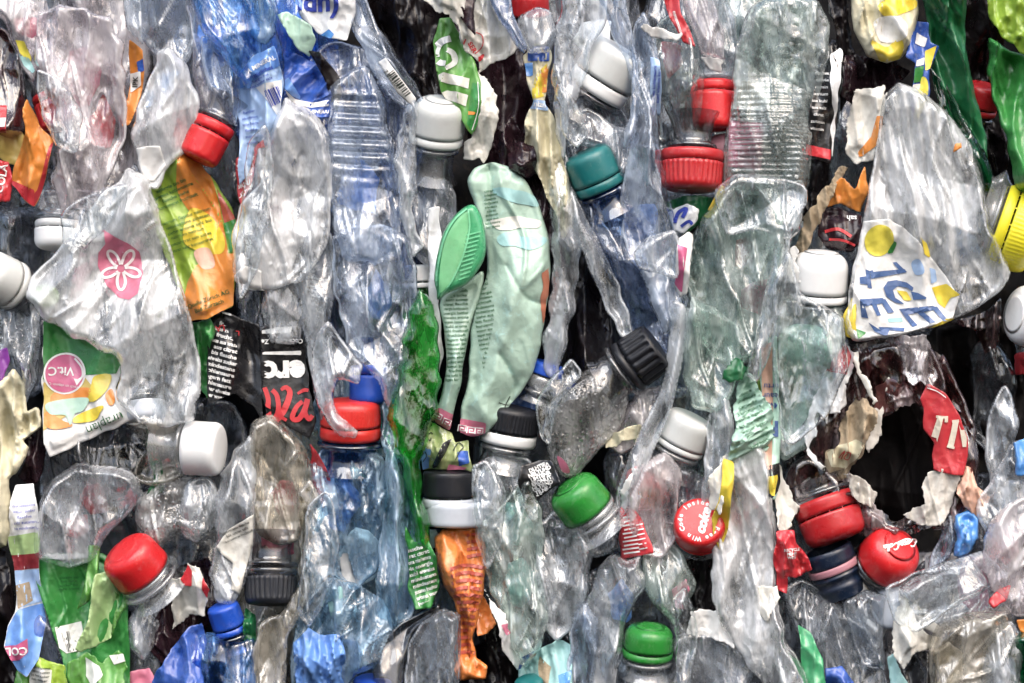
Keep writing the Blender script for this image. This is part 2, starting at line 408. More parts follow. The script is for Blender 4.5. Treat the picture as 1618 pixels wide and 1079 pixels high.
def solidm(name, col, rough=.4, bump=.25, bpx=9, dirt=.15, dcol=(.22, .17, .11), coat=.3, var=.12, sss=0, wear=0, metal=0, wcol=(.8, .8, .78), creases=.75, spec=.5):
    """opaque plastic, paper or foil with grime and fine creases"""
    m, n, l = nodes(name); co = N(n, "ShaderNodeTexCoord").outputs["Object"]
    p = N(n, "ShaderNodeBsdfPrincipled"); out = N(n, "ShaderNodeOutputMaterial"); l.new(p.outputs[0], out.inputs[0])
    c0 = tuple(min(1, c * (1 + var)) for c in col); c1 = tuple(c * (1 - var) for c in col)
    mx = N(n, "ShaderNodeMix", data_type='RGBA'); mx.inputs[6].default_value = (*c1, 1); mx.inputs[7].default_value = (*c0, 1)
    l.new(ramp(n, l, noise(n, l, co, 60, 4, .6), .35, .65), mx.inputs[0])
    m2 = N(n, "ShaderNodeMix", data_type='RGBA'); m2.inputs[7].default_value = (*dcol, 1); l.new(mx.outputs[2], m2.inputs[6])
    l.new(ramp(n, l, noise(n, l, co, 22, 6, .72, 4), .5, .75, 0, dirt), m2.inputs[0]); c = m2.outputs[2]
    if wear:
        m3 = N(n, "ShaderNodeMix", data_type='RGBA'); m3.inputs[7].default_value = (*wcol, 1); l.new(c, m3.inputs[6])
        l.new(ramp(n, l, noise(n, l, co, 16, 6, .75, 9, .8), .56, .62, 0, wear), m3.inputs[0]); c = m3.outputs[2]
    l.new(c, p.inputs["Base Color"]); p.inputs["Metallic"].default_value = metal; p.inputs["Specular IOR Level"].default_value = spec
    l.new(ramp(n, l, noise(n, l, co, 30, 4, .6, 2), .3, .7, max(.05, rough - .1), rough + .12), p.inputs["Roughness"])
    if coat: p.inputs["Coat Weight"].default_value = coat; p.inputs["Coat Roughness"].default_value = .12
    if sss: p.inputs["Subsurface Weight"].default_value = sss; p.inputs["Subsurface Radius"].default_value = (.004, .002, .002); p.inputs["Subsurface Scale"].default_value = .5
    if bump:
        b = N(n, "ShaderNodeBump"); b.inputs["Strength"].default_value = bump; b.inputs["Distance"].default_value = S * 7
        hh = mth(n, l, 'ADD', mth(n, l, 'MULTIPLY', noise(n, l, co, bpx, 4, .6, 1, .4), .35), mth(n, l, 'MULTIPLY', noise(n, l, co, bpx * 3.4, 3, .6, 8, .8), .6))
        if creases:
            wn = N(n, "ShaderNodeTexNoise"); wn.inputs["Scale"].default_value = 1 / (S * 40); l.new(co, wn.inputs["Vector"])
            wa = N(n, "ShaderNodeVectorMath", operation='MULTIPLY_ADD'); wa.inputs[1].default_value = (S * 26,) * 3; l.new(wn.outputs["Color"], wa.inputs[0]); l.new(co, wa.inputs[2])
            vo = N(n, "ShaderNodeTexVoronoi", feature='F1'); vo.inputs["Scale"].default_value = 1 / (S * 19); l.new(wa.outputs[0], vo.inputs["Vector"])
            hh = mth(n, l, 'ADD', hh, mth(n, l, 'MULTIPLY', vo.outputs["Distance"], creases))
        l.new(hh, b.inputs["Height"]); l.new(b.outputs[0], p.inputs["Normal"])
    MC[name] = m; return m
def capm(name, col, rough=.3): return solidm('cap_' + name, col, rough, .06, 14, .10, (.25, .2, .16), .25, .05, .05, .10, 0, tuple(min(1, c * .6 + .35) for c in col), 0, .4)

# ------------------------------------------------------------------ caps and necks
def lathe(prof, n=96, ribs=None, closed_top=True):
    """prof [(r, z)], ribs (count, depth, z0, z1, sharp) -> V (local x, y, z), F"""
    V = []; F = []
    for (r, z) in prof:
        for i in range(n):
            a = 2 * math.pi * i / n; rr = r
            if ribs and ribs[2] <= z <= ribs[3] and r > 3:
                c = .5 + .5 * math.cos(a * ribs[0]); rr = r - ribs[1] * (1 - min(1, c * ribs[4]))
            V.append((rr * math.cos(a), rr * math.sin(a), z))
    m = len(prof)
    for j in range(m - 1):
        for i in range(n):
            F.append([j * n + i, j * n + (i + 1) % n, (j + 1) * n + (i + 1) % n, (j + 1) * n + i])
    return np.array(V), F
def orient(V, x, y, h, az, tilt, squash=1.0, spin=0):
    a, t = math.radians(az), math.radians(tilt)
    w_ = np.array([math.cos(a) * math.cos(t), math.sin(a) * math.cos(t), math.sin(t)])      # right, up, toward the camera
    u = np.array([-math.sin(a), math.cos(a), 0.0]); v = np.cross(w_, u)
    s = math.radians(spin); u, v = u * math.cos(s) + v * math.sin(s), v * math.cos(s) - u * math.sin(s)
    Q = V[:, :1] * u + V[:, 1:2] * v * squash + V[:, 2:3] * w_
    return np.stack([x + Q[:, 0], y - Q[:, 1], h + Q[:, 2]], 1)
def densify(prof, step=5):
    out = [prof[0]]
    for a, b in zip(prof, prof[1:]):
        n = max(1, int(math.hypot(b[0] - a[0], b[1] - a[1]) / step))
        for k in range(1, n + 1): out.append((a[0] + (b[0] - a[0]) * k / n, a[1] + (b[1] - a[1]) * k / n))
    return out
def put_cap(t, x, y, h, R, H, az, tilt, mat, ring=None, ringH=None, ribs=0, rd=1.6, dome=.16, neck=None, neckL=50, squash=1.0, sharp=1.0, dent=0, taper=.96, shoulder=True, nr=.8, gap=2.5):
    """cap centred at x, y; its closed end points along az/tilt; tamper ring and neck go the other way"""
    c = min(H * .45, R * dome * 1.7)
    out = [(R, 0), (R * 1.0, H * .12), (R * (taper + .01), H - c)]
    for k in range(1, 7):
        q = k / 6 * math.pi / 2; out.append((R * taper - c + c * math.cos(q), H - c + c * math.sin(q)))
    out += [(R * .6, H + R * .02), (R * .3, H + R * .03), (0.01, H + R * .03)]
    prof = [(R - 3, 1), (R - 3, 0)] + out
    prof = densify(prof, 5)
    V, F = lathe(prof, 120 if not ribs else ribs * 6 if ribs < 40 else ribs * 4, (ribs, rd, H * .1, H - c * 1.0, sharp) if ribs else None)
    V[:, 2] -= H / 2
    if dent:
        r = np.random.RandomState(int(x)); 
        V[:, :2] *= (1 + dent * np.sin(np.arctan2(V[:, 1], V[:, 0]) * 2 + r.uniform(0, 6)))[:, None]
        V[:, 2] += dent * 60 * snoise(V[:, 0] / 90, V[:, 1] / 90, int(x))
    co = link('cap', orient(V, x, y, h, az, tilt, squash), [f[::-1] for f in F] if False else F, mat, t.h0, t.o, t.root)
    z = -H / 2
    if ring is not None:
        rh = ringH or H * .3
        pr = densify([(R * .9, z - gap), (R * .985, z - gap), (R * 1.01, z - gap - rh * .7), (R * .97, z - gap - rh), (R * .88, z - gap - rh), (R * .88, z - gap)], 5)
        Vr, Fr = lathe(pr, 96); link('tamper_ring', orient(Vr, x, y, h, az, tilt, squash), Fr, ring, t.h0, t.o, co); 
        # small bridges across the slit
        V2 = []; F2 = []
        for k in range(14):
            a = 2 * math.pi * k / 14 + .2; b = a + .035
            base = len(V2)
            for zz in (z + 1, z - gap - 1.5):
                for q in (a, b): V2.append((R * .975 * math.cos(q), R * .975 * math.sin(q), zz))
            F2.append([base, base + 1, base + 3, base + 2])
        link('bridge', orient(np.array(V2), x, y, h, az, tilt, squash), F2, ring, t.h0, t.o, co)
        z -= gap + rh
    if neck is not None:
        r = R * nr
        pr = [(r * .93, z + 14), (r * .93, z - 3), (r * 1.17, z - 4), (r * 1.2, z - 7), (r * 1.17, z - 10), (r * .95, z - 12), (r * .93, z - neckL * .5)]
        if shoulder: pr += [(r * 1.02, z - neckL * .72), (r * 1.3, z - neckL)]
        else: pr += [(r * .93, z - neckL)]
        Vn, Fn = lathe(densify(pr, 5), 72); 
        Vn[:, :2] *= (1 + .03 * np.sin(Vn[:, 2] / 9 + x))[:, None]
        link('neck', orient(Vn, x, y, h, az, tilt, squash), Fn, neck, t.h0, t.o, t.root, np.zeros(len(Vn)))
    return co
def loose_cap(label, x, y, h, R, H, az, tilt, mat, name='capped_bottle', cat='bottle', **k):
    k.setdefault('neck', MC['smoky_neck_plastic']); k.setdefault('neckL', 34)
    t = thing(name, 'bottle end with a ' + label, cat, x, y, h); t.cap = put_cap(t, x, y, h, R, H, az, tilt, mat, **k); return t
# ------------------------------------------------------------------ the palette
CLEAR = film('clear_plastic', (.93, .96, .98), .30, (.80, .84, .89))
MILKY = film('milky_plastic', (.93, .95, .96), .60, (.88, .90, .92), seed=3)
PINKY = film('pinkish_plastic', (.95, .91, .93), .42, (.82, .79, .81), seed=4)
GREY = film('grey_plastic', (.80, .84, .88), .20, (.66, .70, .76), seed=5, crease=.4)
DKGREY = film('smoky_plastic', (.45, .47, .50), .08, (.4, .42, .45), seed=6, crease=.3, scuff=.12)
BLUISH = film('bluish_plastic', (.84, .90, .98), .34, (.70, .78, .90), seed=7, crease=.5)
NAVYISH = film('slate_blue_plastic', (.55, .64, .82), .20, (.42, .50, .66), seed=8, crease=.5)
LTBLUE = film('light_blue_plastic', (.68, .86, .97), .46, (.52, .70, .88), seed=9, crease=.6)
MIDBLUE = film('mid_blue_plastic', (.38, .62, .92), .45, (.20, .42, .80), seed=31, crease=.5)
SKIN = film('thin_skin_plastic', (.95, .97, .98), .07, (.72, .77, .82), seed=33, crease=.6, scuff=.15)
DEEP_SHADED = film('deep_shaded_plastic', (.72, .76, .82), .12, (.50, .54, .60), seed=34, crease=.4, scuff=.15)  # clear plastic darkened in colour for the shade of the depth
TORN = film('torn_wrap_plastic', (.50, .40, .42), .80, (.46, .37, .38), seed=32, crease=.7)
BLUE = film('blue_plastic', (.22, .45, .88), .40, (.14, .34, .76), seed=10, crease=.5)
AQUA = film('greenish_plastic', (.82, .92, .89), .30, (.68, .78, .75), seed=11, crease=.55)
GREEN = film('green_plastic', (.14, .70, .18), .48, (.035, .36, .055), seed=12, crease=.35, scuff=.1)
DKGREEN = film('dark_green_plastic', (.03, .32, .17), .28, (.01, .15, .075), seed=13, crease=.3, scuff=.12)
LIME = film('lime_plastic', (.72, .85, .25), .45, (.50, .66, .12), seed=14)
BEIGE = film('beige_plastic', (.90, .87, .80), .40, (.64, .61, .54), seed=15)
BROWN = film('brown_tinted_plastic', (.42, .25, .25), .10, (.30, .19, .20), seed=16, crease=.3, scuff=.15)
FOAMY = film('beaded_plastic', (.86, .87, .87), .55, (.55, .55, .54), seed=17, beads=8, scuff=.5)
DROPS = film('wet_plastic', (.84, .89, .88), .30, (.62, .68, .67), seed=18, beads=17, crease=.5)
NECK = film('neck_plastic', (.90, .92, .93), .22, (.72, .74, .76), bump=.12, crease=0, seed=19, scuff=.12)
NECKB = film('blue_neck_plastic', (.25, .38, .62), .18, (.15, .25, .45), bump=.12, crease=0, seed=20, scuff=.1)
NECKD = film('smoky_neck_plastic', (.5, .5, .52), .14, (.4, .4, .42), bump=.12, crease=0, seed=21, scuff=.12)

C_RED = capm('red', (.55, .018, .022)); C_RED2 = capm('coral_red', (.58, .03, .026), .36); C_DKRED = capm('deep_red', (.42, .018, .022))
C_WHITE = capm('white', (.80, .81, .81), .38); C_CREAM = capm('off_white', (.58, .60, .59), .42); C_TEAL = capm('teal', (.012, .14, .145), .36)
C_BLACK = solidm('cap_black', (.010, .011, .015), .38, .06, 14, .05, coat=0, spec=.35); C_CHAR = solidm('cap_charcoal', (.022, .024, .030), .4, .06, 14, .06, coat=0, spec=.35); C_GREEN = capm('green', (.025, .22, .035), .26)
C_BLUE = capm('blue', (.015, .075, .45), .34); C_YEL = capm('yellow', (.78, .70, .035), .4); C_FROST = capm('frosted', (.52, .56, .62), .4)
C_NAVY = capm('navy', (.006, .014, .035), .35); C_ORANGE = capm('orange', (.75, .28, .03), .5); C_PINK = capm('pink', (.42, .20, .24), .5)
def P(name, col, rough=.38, **k):
    g = sum(col) / 3; col = tuple(.93 * (c * .90 + g * .10) if max(col) > .12 and min(col) < .4 else c for c in col)
    return solidm(name, col, rough, **k)
WHITE = P('white_paper', (.74, .74, .73), .55, coat=.15, dirt=.25); DIRTYW = P('grubby_white_paper', (.68, .67, .62), .6, dirt=.55, coat=.1)
WFOIL = P('white_foil', (.74, .76, .78), .32, bpx=12, bump=.4); CREAM = P('cream_cloth', (.62, .58, .42), .7, coat=0, bump=.35, dirt=.3)
GFOIL = P('green_foil', (.035, .26, .05), .3, bump=.3); GBRIGHT = P('bright_green_foil', (.10, .32, .05), .34); GLIGHT = P('pale_green_foil', (.42, .62, .26), .35)
GDARK = P('dark_green_foil', (.008, .14, .045), .35); LIMEF = P('lime_foil', (.30, .47, .03), .35); YELF = P('yellow_foil', (.80, .62, .02), .38); ORF = P('orange_foil', (.78, .26, .02), .34)
ORSTR = P('orange_shiny_foil', (.78, .22, .03), .28, bump=.6); REDF = P('red_foil', (.52, .018, .03), .32); REDB = P('bright_red_foil', (.62, .02, .035), .28); PINKF = P('pink_print', (.62, .10, .25), .4)
PINKP = P('rose_print', (.62, .16, .26), .4); BLUEF = P('blue_foil', (.02, .09, .42), .28, bump=.5, bpx=12); BLUEM = P('mid_blue_foil', (.12, .30, .72), .35); BLUEP = P('pale_blue_foil', (.35, .52, .80), .4)
NAVYF = P('navy_print', (.03, .09, .28), .4); BLACKF = P('black_foil', (.012, .012, .014), .26, bump=.3, dirt=.05); BLACKW = P('black_film_and_shade', (.007, .005, .006), .3, bump=.5, bpx=16, dirt=.02, coat=.12, spec=.3)  # BLACKW: real black film, also sheets painted as shaded hollows
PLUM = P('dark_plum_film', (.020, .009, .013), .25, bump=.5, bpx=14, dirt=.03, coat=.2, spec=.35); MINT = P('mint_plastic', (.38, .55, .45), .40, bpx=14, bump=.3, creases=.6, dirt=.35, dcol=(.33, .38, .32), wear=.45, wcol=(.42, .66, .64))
MINTP = P('pale_mint_print', (.42, .62, .52), .45); AQUAP = P('aqua_print', (.30, .56, .56), .45); PEACH = P('peach_film', (.72, .42, .30), .4); TAN = P('torn_brown_card', (.36, .28, .18), .8, coat=0, dirt=.5, bump=.6)
GREYP = P('grey_torn_paper', (.52, .50, .46), .7, coat=0, dirt=.5, bump=.5); PURPLE = P('purple_foil', (.20, .03, .28), .35); MAROON = P('maroon_print', (.25, .02, .03), .4); INK = P('dark_ink', (.02, .03, .025), .6, bump=0, dirt=0, coat=0)
INKG = P('green_ink', (.015, .10, .03), .6, bump=0, dirt=0, coat=0); INKW = P('white_ink', (.80, .80, .79), .5, bump=0, dirt=.1, coat=0); INKB = P('blue_ink', (.02, .05, .42), .5, bump=0, dirt=.05, coat=0); INKR = P('red_ink', (.60, .02, .03), .45, bump=0, dirt=.05, coat=0)
SCOOP = P('sea_green_plastic', (.045, .36, .15), .3, bump=.1, coat=.5); LEMON = P('lemon_print', (.82, .72, .05), .45); STEEL = P('steel_blue_print', (.06, .13, .32), .45); SKY = P('sky_blue_film', (.06, .28, .72), .2, bump=.4, bpx=14, coat=.7)
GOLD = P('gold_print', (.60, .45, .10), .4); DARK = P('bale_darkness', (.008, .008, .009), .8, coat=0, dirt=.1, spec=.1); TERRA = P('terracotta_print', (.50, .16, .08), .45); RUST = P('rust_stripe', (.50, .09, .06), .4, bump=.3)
HOLLOW = P('hollow_darkness', (.005, .004, .004), .6, coat=0, dirt=0, spec=.12);  # near-black matte that paints the darkness of deep cavities
# ------------------------------------------------------------------ near-black sheet painted as the shade deep in the bale
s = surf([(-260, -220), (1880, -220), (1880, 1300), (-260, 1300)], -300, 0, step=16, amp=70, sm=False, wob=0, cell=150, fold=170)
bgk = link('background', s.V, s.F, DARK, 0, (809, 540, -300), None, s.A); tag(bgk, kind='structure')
# ------------------------------------------------------------------ bottles pressed deeper in the bale
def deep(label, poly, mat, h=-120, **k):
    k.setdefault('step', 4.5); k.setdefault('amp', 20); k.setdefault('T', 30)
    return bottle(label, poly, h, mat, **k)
def blob(x0, y0, x1, y1, lean=0, n=0):
    r = random.Random(int(x0 * 7 + y0)); w = (x1 - x0) / 2; c = (x0 + x1) / 2; P = []
    m = 7
    for i in range(m): t = i / (m - 1); P.append((c + lean * (t - .5) - w * (.75 + .3 * r.random()) * (1 if 0 < i < m - 1 else .6), y0 + (y1 - y0) * t))
    for i in range(m): t = 1 - i / (m - 1); P.append((c + lean * (t - .5) + w * (.75 + .3 * r.random()) * (1 if 0 < i < m - 1 else .6), y0 + (y1 - y0) * t))
    return P
G = 'crushed bottles pressed deep inside the bale'
for lab, box, lean, mat in [
    ('dim clear crushed bottle deep behind the orange foil pack', (-40, -60, 120, 330), 10, CLEAR),
    ('dim pinkish crushed bottle deep behind the upper left red ribbed cap', (80, -50, 240, 360), 0, PINKY),
    ('dim clear crushed bottle deep behind the red cap above the green and orange label', (230, -60, 400, 400), 20, CLEAR),
    ('dim blue crushed bottle deep behind the blue printed label with barcode', (370, -60, 540, 260), 20, BLUE),
    ('dim clear crushed bottle deep behind the pale cone below the deep blue foil', (380, 200, 520, 560), -10, CLEAR),
    ('dim slate blue crushed bottle deep behind the ribbed bottle left of the domed cap', (500, 140, 680, 560), 10, NAVYISH),
    ('dim clear crushed bottle deep behind the white left edge cap', (-50, 340, 90, 620), 0, GREY),
    ('dim milky crushed bottle deep behind the pink flower print', (90, 330, 300, 700), 20, MILKY),
    ('dim grey crushed bottle deep below the white label that says uraplan', (50, 640, 260, 960), 0, GREY),
    ('dim smoky crushed bottle deep behind the square white cap lying on its side', (210, 640, 400, 950), 0, GREY),
    ('dim beige crushed bottle deep behind the charcoal ribbed cap at lower left', (370, 680, 520, 1130), -10, BEIGE),
    ('dim light blue crushed bottle deep behind the red cap on a blue neck', (480, 600, 650, 1120), 0, LTBLUE),
    ('dim grey crushed bottle deep behind the row of dark curved lids', (560, 880, 760, 1140), 0, GREY),
    ('dim clear crushed bottle deep under the black and white ringed cap', (740, 680, 900, 1120), 20, GREY),
    ('dim clear crushed bottle deep behind the folds around the large white cap', (850, -60, 1020, 330), 0, CLEAR),
    ('dim bluish crushed bottle deep behind the teal cap bottle', (930, 240, 1100, 620), 20, BLUISH),
    ('dim grey crushed bottle deep behind the two red caps at upper centre', (1010, -60, 1180, 300), 0, GREY),
    ('dim greenish crushed bottle deep behind the wet grey bottle with the barcode', (1130, -60, 1290, 420), 0, AQUA),
    ('dim greenish crushed bottle deep behind the lower half of the long greenish bottle', (1080, 340, 1250, 780), 0, AQUA),
    ('dim clear crushed bottle deep behind the red cap with coke lettering', (960, 620, 1150, 950), 0, GREY),
    ('dim clear crushed bottle deep behind the lower green cap', (900, 900, 1100, 1150), 0, GREY),
    ('dim clear crushed bottle deep behind the white paper column', (1110, 800, 1290, 1150), 20, CLEAR),
    ('dim milky crushed bottle deep behind the ice tea label', (1300, 150, 1500, 520), 10, MILKY),
    ('dim grey crushed bottle deep behind the blurred white cap at right', (1190, 360, 1340, 760), 0, GREY),
    ('dim pinkish crushed bottle deep behind the white folded paper at lower right', (1380, 880, 1560, 1150), 0, PINKY),
    ('dim clear crushed bottle deep behind the lower right corner folds', (1500, 760, 1680, 1150), 30, MILKY),
    ('dim clear crushed bottle deep between the dark neck and the green strip at lower right', (1240, 880, 1400, 1150), 10, GREY),
]: deep(lab, blob(*box, lean), DEEP_SHADED if mat in (CLEAR, MILKY, GREY) else mat, group=G)
# ================================================================== left third of the bale
t = bottle('dark cola bottle with red and white label at the left edge', [(-30, 40), (12, 52), (32, 90), (38, 150), (36, 205), (20, 215), (-30, 215)], 10, BROWN, T=26, amp=8)
l_ = patch(t, 'label', [(-30, 168), (14, 168), (16, 212), (-30, 212)], REDF, 1.5, thick=.6); patch(t, 'stripe', [(-30, 190), (15, 188), (14, 203), (-30, 204)], WHITE, 2.6, par=l_)
bottle('dark cola coloured bottle pressed behind the brown bottle at the left edge', [(-30, 60), (28, 70), (40, 130), (40, 230), (-30, 240)], -50, BLACKW, T=26, amp=8)
t = bottle('pale bottle with faded pink and yellow print in the top left corner', [(-30, -40), (60, -40), (74, 20), (66, 80), (50, 130), (24, 80), (10, 30), (-30, 20)], 26, PINKY, T=20)
patch(t, 'print', [(26, 64), (40, 66), (50, 92), (48, 100), (32, 84)], LEMON, 1); patch(t, 'print', [(30, 86), (46, 92), (56, 112), (52, 116), (38, 104)], AQUAP, 1); patch(t, 'print', [(24, 30), (58, 28), (64, 50), (52, 62), (28, 52)], PINKP, -3)
t = bottle('large clear crushed bottle over the upper left red ribbed cap', [(62, 26), (110, 18), (165, 30), (190, 78), (195, 150), (194, 215), (172, 270), (150, 322), (96, 322), (84, 270), (100, 215), (76, 140), (58, 90)], 46, PINKY, T=14, amp=17, wob=4)
put_cap(t, 83, 180, -2, 30, 44, -72, 12, C_DKRED, ring=C_DKRED, ringH=12, ribs=20, rd=2.2, neck=NECKD, neckL=40)
t = sheet('foil_pack', 'shiny folded orange and red foil pack at the left edge', 'wrapper', [(43, 146), (52, 176), (64, 200), (84, 222), (80, 250), (66, 300), (52, 326), (34, 312), (14, 290), (18, 262), (34, 226), (42, 212), (40, 180)], 56, ORF, amp=15, sm=False, cell=40, fold=34)
patch(t, 'side_panel', [(84, 222), (80, 250), (66, 300), (52, 326), (48, 312), (58, 300), (70, 262), (78, 232)], REDF, 1.2)
patch(t, 'side_panel', [(34, 312), (52, 326), (54, 300), (16, 284), (14, 290)], REDB, 1.3)
sheet('foil_scrap', 'yellow and brown foil strip left of the folded orange foil pack', 'wrapper', [(0, 204), (34, 206), (44, 232), (30, 262), (4, 256), (-10, 240)], 20, GOLD, amp=10)
t = sheet('label_scrap', 'crumpled red label with white lettering at the left edge', 'label', [(-10, 250), (14, 254), (20, 290), (14, 318), (-10, 322)], 30, REDB, amp=10)
marks(t, 'lettering', [(place(textF('COLA', 17, .03), 3, 282, 80), 0)], [INKW])
# bottle with white cap ring below the clear bottle
t = bottle('grey clear bottle with a white cap pointing down below the folded orange pack', [(60, 300), (150, 300), (156, 345), (140, 360), (70, 356), (54, 335)], -10, GREY, T=22, amp=10)
put_cap(t, 98, 380, -4, 44, 30, -94, 8, C_WHITE, ring=C_WHITE, ringH=11, neck=NECK, neckL=34, nr=.85)
loose_cap('large pale grey white cap cut off by the left edge', -6, 438, 34, 40, 46, 150, 42, C_CREAM, ring=C_CREAM)
sheet('film_strip', 'clear plastic film folded below the left edge white cap', 'film', [(-20, 470), (30, 450), (60, 470), (66, 520), (60, 600), (40, 640), (20, 560), (-20, 600)], 16, CLEAR, amp=18, T=10)
# the pink flower bottle
t = bottle('big milky bottle with faded pink flower circle print', [(150, 330), (182, 300), (206, 276), (232, 296), (246, 336), (262, 390), (278, 440), (296, 505), (308, 560), (310, 610), (300, 650), (268, 664), (226, 660), (196, 640), (184, 610), (194, 570), (170, 552), (110, 524), (74, 500), (50, 470), (56, 440), (92, 408), (126, 366)], 70, MILKY, T=20, amp=15, ang=65, wob=3)
circ = lambda x, y, r, n=28, sq=1, a=0: [(x + r * math.cos(2 * math.pi * i / n) * math.cos(a) - r * sq * math.sin(2 * math.pi * i / n) * math.sin(a), y + r * math.cos(2 * math.pi * i / n) * math.sin(a) + r * sq * math.sin(2 * math.pi * i / n) * math.cos(a)) for i in range(n)]
pk = patch(t, 'print', [(166, 364), (186, 376), (206, 386), (220, 398), (226, 430), (220, 464), (206, 474), (188, 470), (168, 450), (154, 420), (156, 400), (168, 386)], PINKP, 1.2)
it = []
for k in range(5):
    a0 = k * 1.257 + .3; pts = []
    for q in range(9):
        u_ = q / 8; rr = 6 + 26 * math.sin(u_ * math.pi); aa = a0 + (u_ - .5) * 1.0; pts.append((191 + rr * math.cos(aa), 424 + rr * math.sin(aa) * 1.05))
    it.append((ribbonF(pts, 4.2), 0))
marks(t, 'flower_outline', it, [INKW], 2.4)
marks(t, 'lettering', [(place(textF('aqua', 26, .04), 128, 378, 48), 0)], [INKW], 1.5)
patch(t, 'print', circ(74, 468, 22, sq=.8), GLIGHT, -6, par=None)
put_cap(t, 227, 652, 40, 33, 30, -84, 14, C_FROST, neck=NECK, neckL=40, nr=.9)
# Vit.C label carton
t = sheet('juice_label', 'green and white juice label with pink Vit.C badge, upside down', 'label', [(67, 500), (102, 504), (120, 520), (195, 566), (184, 612), (198, 640), (214, 664), (150, 690), (82, 722), (70, 700), (68, 620)], 34, WHITE, amp=7, sm=False, cell=80, fold=90)
patch(t, 'print', [(67, 500), (102, 504), (120, 520), (195, 566), (184, 590), (140, 592), (68, 600)], GFOIL, 1.2)
patch(t, 'print', [(69, 604), (128, 590), (150, 614), (132, 640), (70, 680)], GOLD, 1.5, sm=False); patch(t, 'print', [(86, 620), (138, 612), (142, 624), (120, 640), (84, 640)], ORF, 2.2, sm=True)
patch(t, 'print', [(150, 594), (176, 592), (170, 616), (150, 634), (138, 630), (144, 610)], YELF, 2.2, sm=True); patch(t, 'print', [(74, 650), (100, 664), (116, 672), (88, 678), (72, 670)], ORF, 2.3, sm=True)
patch(t, 'print', [(76, 636), (138, 628), (132, 648), (118, 654), (112, 672), (104, 656), (80, 654)], MINTP, 2.8, sm=True); patch(t, 'print', [(118, 668), (122, 656), (164, 640), (160, 652), (150, 664)], YELF, 2.3, sm=True)
patch(t, 'print', [(168, 624), (178, 614), (184, 634), (176, 640)], ORF, 2.6, sm=True)
patch(t, 'badge_rim', circ(102, 590, 33), INKW, 3); patch(t, 'badge', circ(102, 590, 30), PINKF, 3.9)
it = [(place(textF('Vit.C', 19, .02), 96, 586, 180), 0), (ribbonF([(116, 566), (128, 580), (130, 594), (122, 602)], [3, 4]), 0), (place(textF('reich an vitamin C', 6.2), 100, 609, 172), 0), (([[116, 598], [128, 600], [121, 609]], [[0, 1, 2]]), 0)]
it = [((np.array(v, float), f), m) for (v, f), m in it]
marks(t, 'lettering', it + [(place(textF('uraplan', 22, -.005), 168, 668, 203), 1)], [INKW, INKG], 5)
# cream crinkled cloth
sheet('cloth_scrap', 'crinkled cream cloth bag with small dark red spot at the left edge', 'bag', [(-20, 620), (24, 582), (38, 606), (42, 650), (62, 642), (66, 676), (36, 696), (48, 706), (30, 740), (14, 760), (20, 800), (12, 864), (-20, 868)], 40, CREAM, amp=16, cell=26, fold=22, T=8)
sheet('foil_scrap', 'purple foil scrap with white marks beside the cream cloth bag', 'wrapper', [(-10, 560), (10, 548), (14, 570), (4, 606), (-10, 612)], 44, PURPLE, amp=5)
sheet('film_scrap', 'glossy dark maroon film between the cream cloth and the uraplan label', 'film', [(36, 690), (64, 676), (72, 720), (62, 764), (44, 766), (26, 752), (40, 720)], 14, PLUM, amp=12)
# smoky bottle under the label
bottle('dark smoky bottle right under the white uraplan label', [(80, 690), (140, 676), (214, 664), (236, 700), (234, 760), (196, 782), (100, 770), (84, 740)], 0, DKGREY, T=22, amp=14)
t = bottle('clear crumpled bottle above the green barcode label at lower left', [(66, 800), (84, 762), (120, 736), (170, 740), (212, 752), (222, 784), (200, 812), (160, 850), (150, 884), (110, 892), (62, 880), (58, 840)], 36, CLEAR, T=24, amp=16)
sheet('label_scrap', 'dark red scrap showing through the clear bottle at lower left', 'label', [(104, 820), (138, 812), (142, 840), (122, 850), (106, 846)], -20, REDF, amp=6)
# green barcode label
t = sheet('green_label', 'large green label with barcode beside the red domed cap', 'label', [(52, 878), (90, 874), (160, 876), (206, 900), (205, 960), (206, 1100), (112, 1100), (100, 1040), (78, 980), (60, 920)], 26, GFOIL, amp=9, sm=False, cell=70, fold=60)
marks(t, 'barcode', [(rectF(-20, -22, 40, 44, 12, 112, 1008), 1)] + barcode(114, 1012, 26, 32, 12), [INK, INKW], 1.6)
patch(t, 'top_edge', [(52, 880), (66, 858), (100, 868), (140, 872), (158, 882), (100, 884)], WFOIL, 3, amp=4)
marks(t, 'lettering', smalltext(108, 922, 34, 4, 6, 5, 0, 3), [INKG], 1.5)
sheet('label_scrap', 'narrow folded green label tongue with orange dot left of the red domed cap', 'label', [(140, 860), (158, 862), (156, 900), (140, 950), (122, 964), (134, 920)], 44, GBRIGHT, amp=9, cell=30, fold=16)
t = sheet('label_scrap', 'pale green folded label tongue hanging below the red domed cap', 'label', [(150, 906), (176, 900), (188, 930), (180, 980), (176, 1010), (150, 1020), (128, 1030), (120, 1024), (136, 990), (146, 950)], 50, GLIGHT, amp=10, cell=40, fold=26)
patch(t, 'dot', circ(150, 912, 0, 3) if False else [(143, 890), (156, 890), (155, 902), (143, 901)], ORF, 2) if False else None
sheet('label_scrap', 'green label fold to the right of the pale green tongue at lower left', 'label', [(180, 910), (204, 930), (198, 960), (182, 990), (176, 1006), (184, 960)], 46, GBRIGHT, amp=10, fold=20, cell=24)
t = sheet('torn_label', 'torn white and green label scrap at the bottom of the green barcode label', 'label', [(110, 1046), (134, 1030), (160, 1044), (186, 1030), (204, 1050), (196, 1100), (112, 1100)], 52, GBRIGHT, amp=12, sm=False, wob=3)
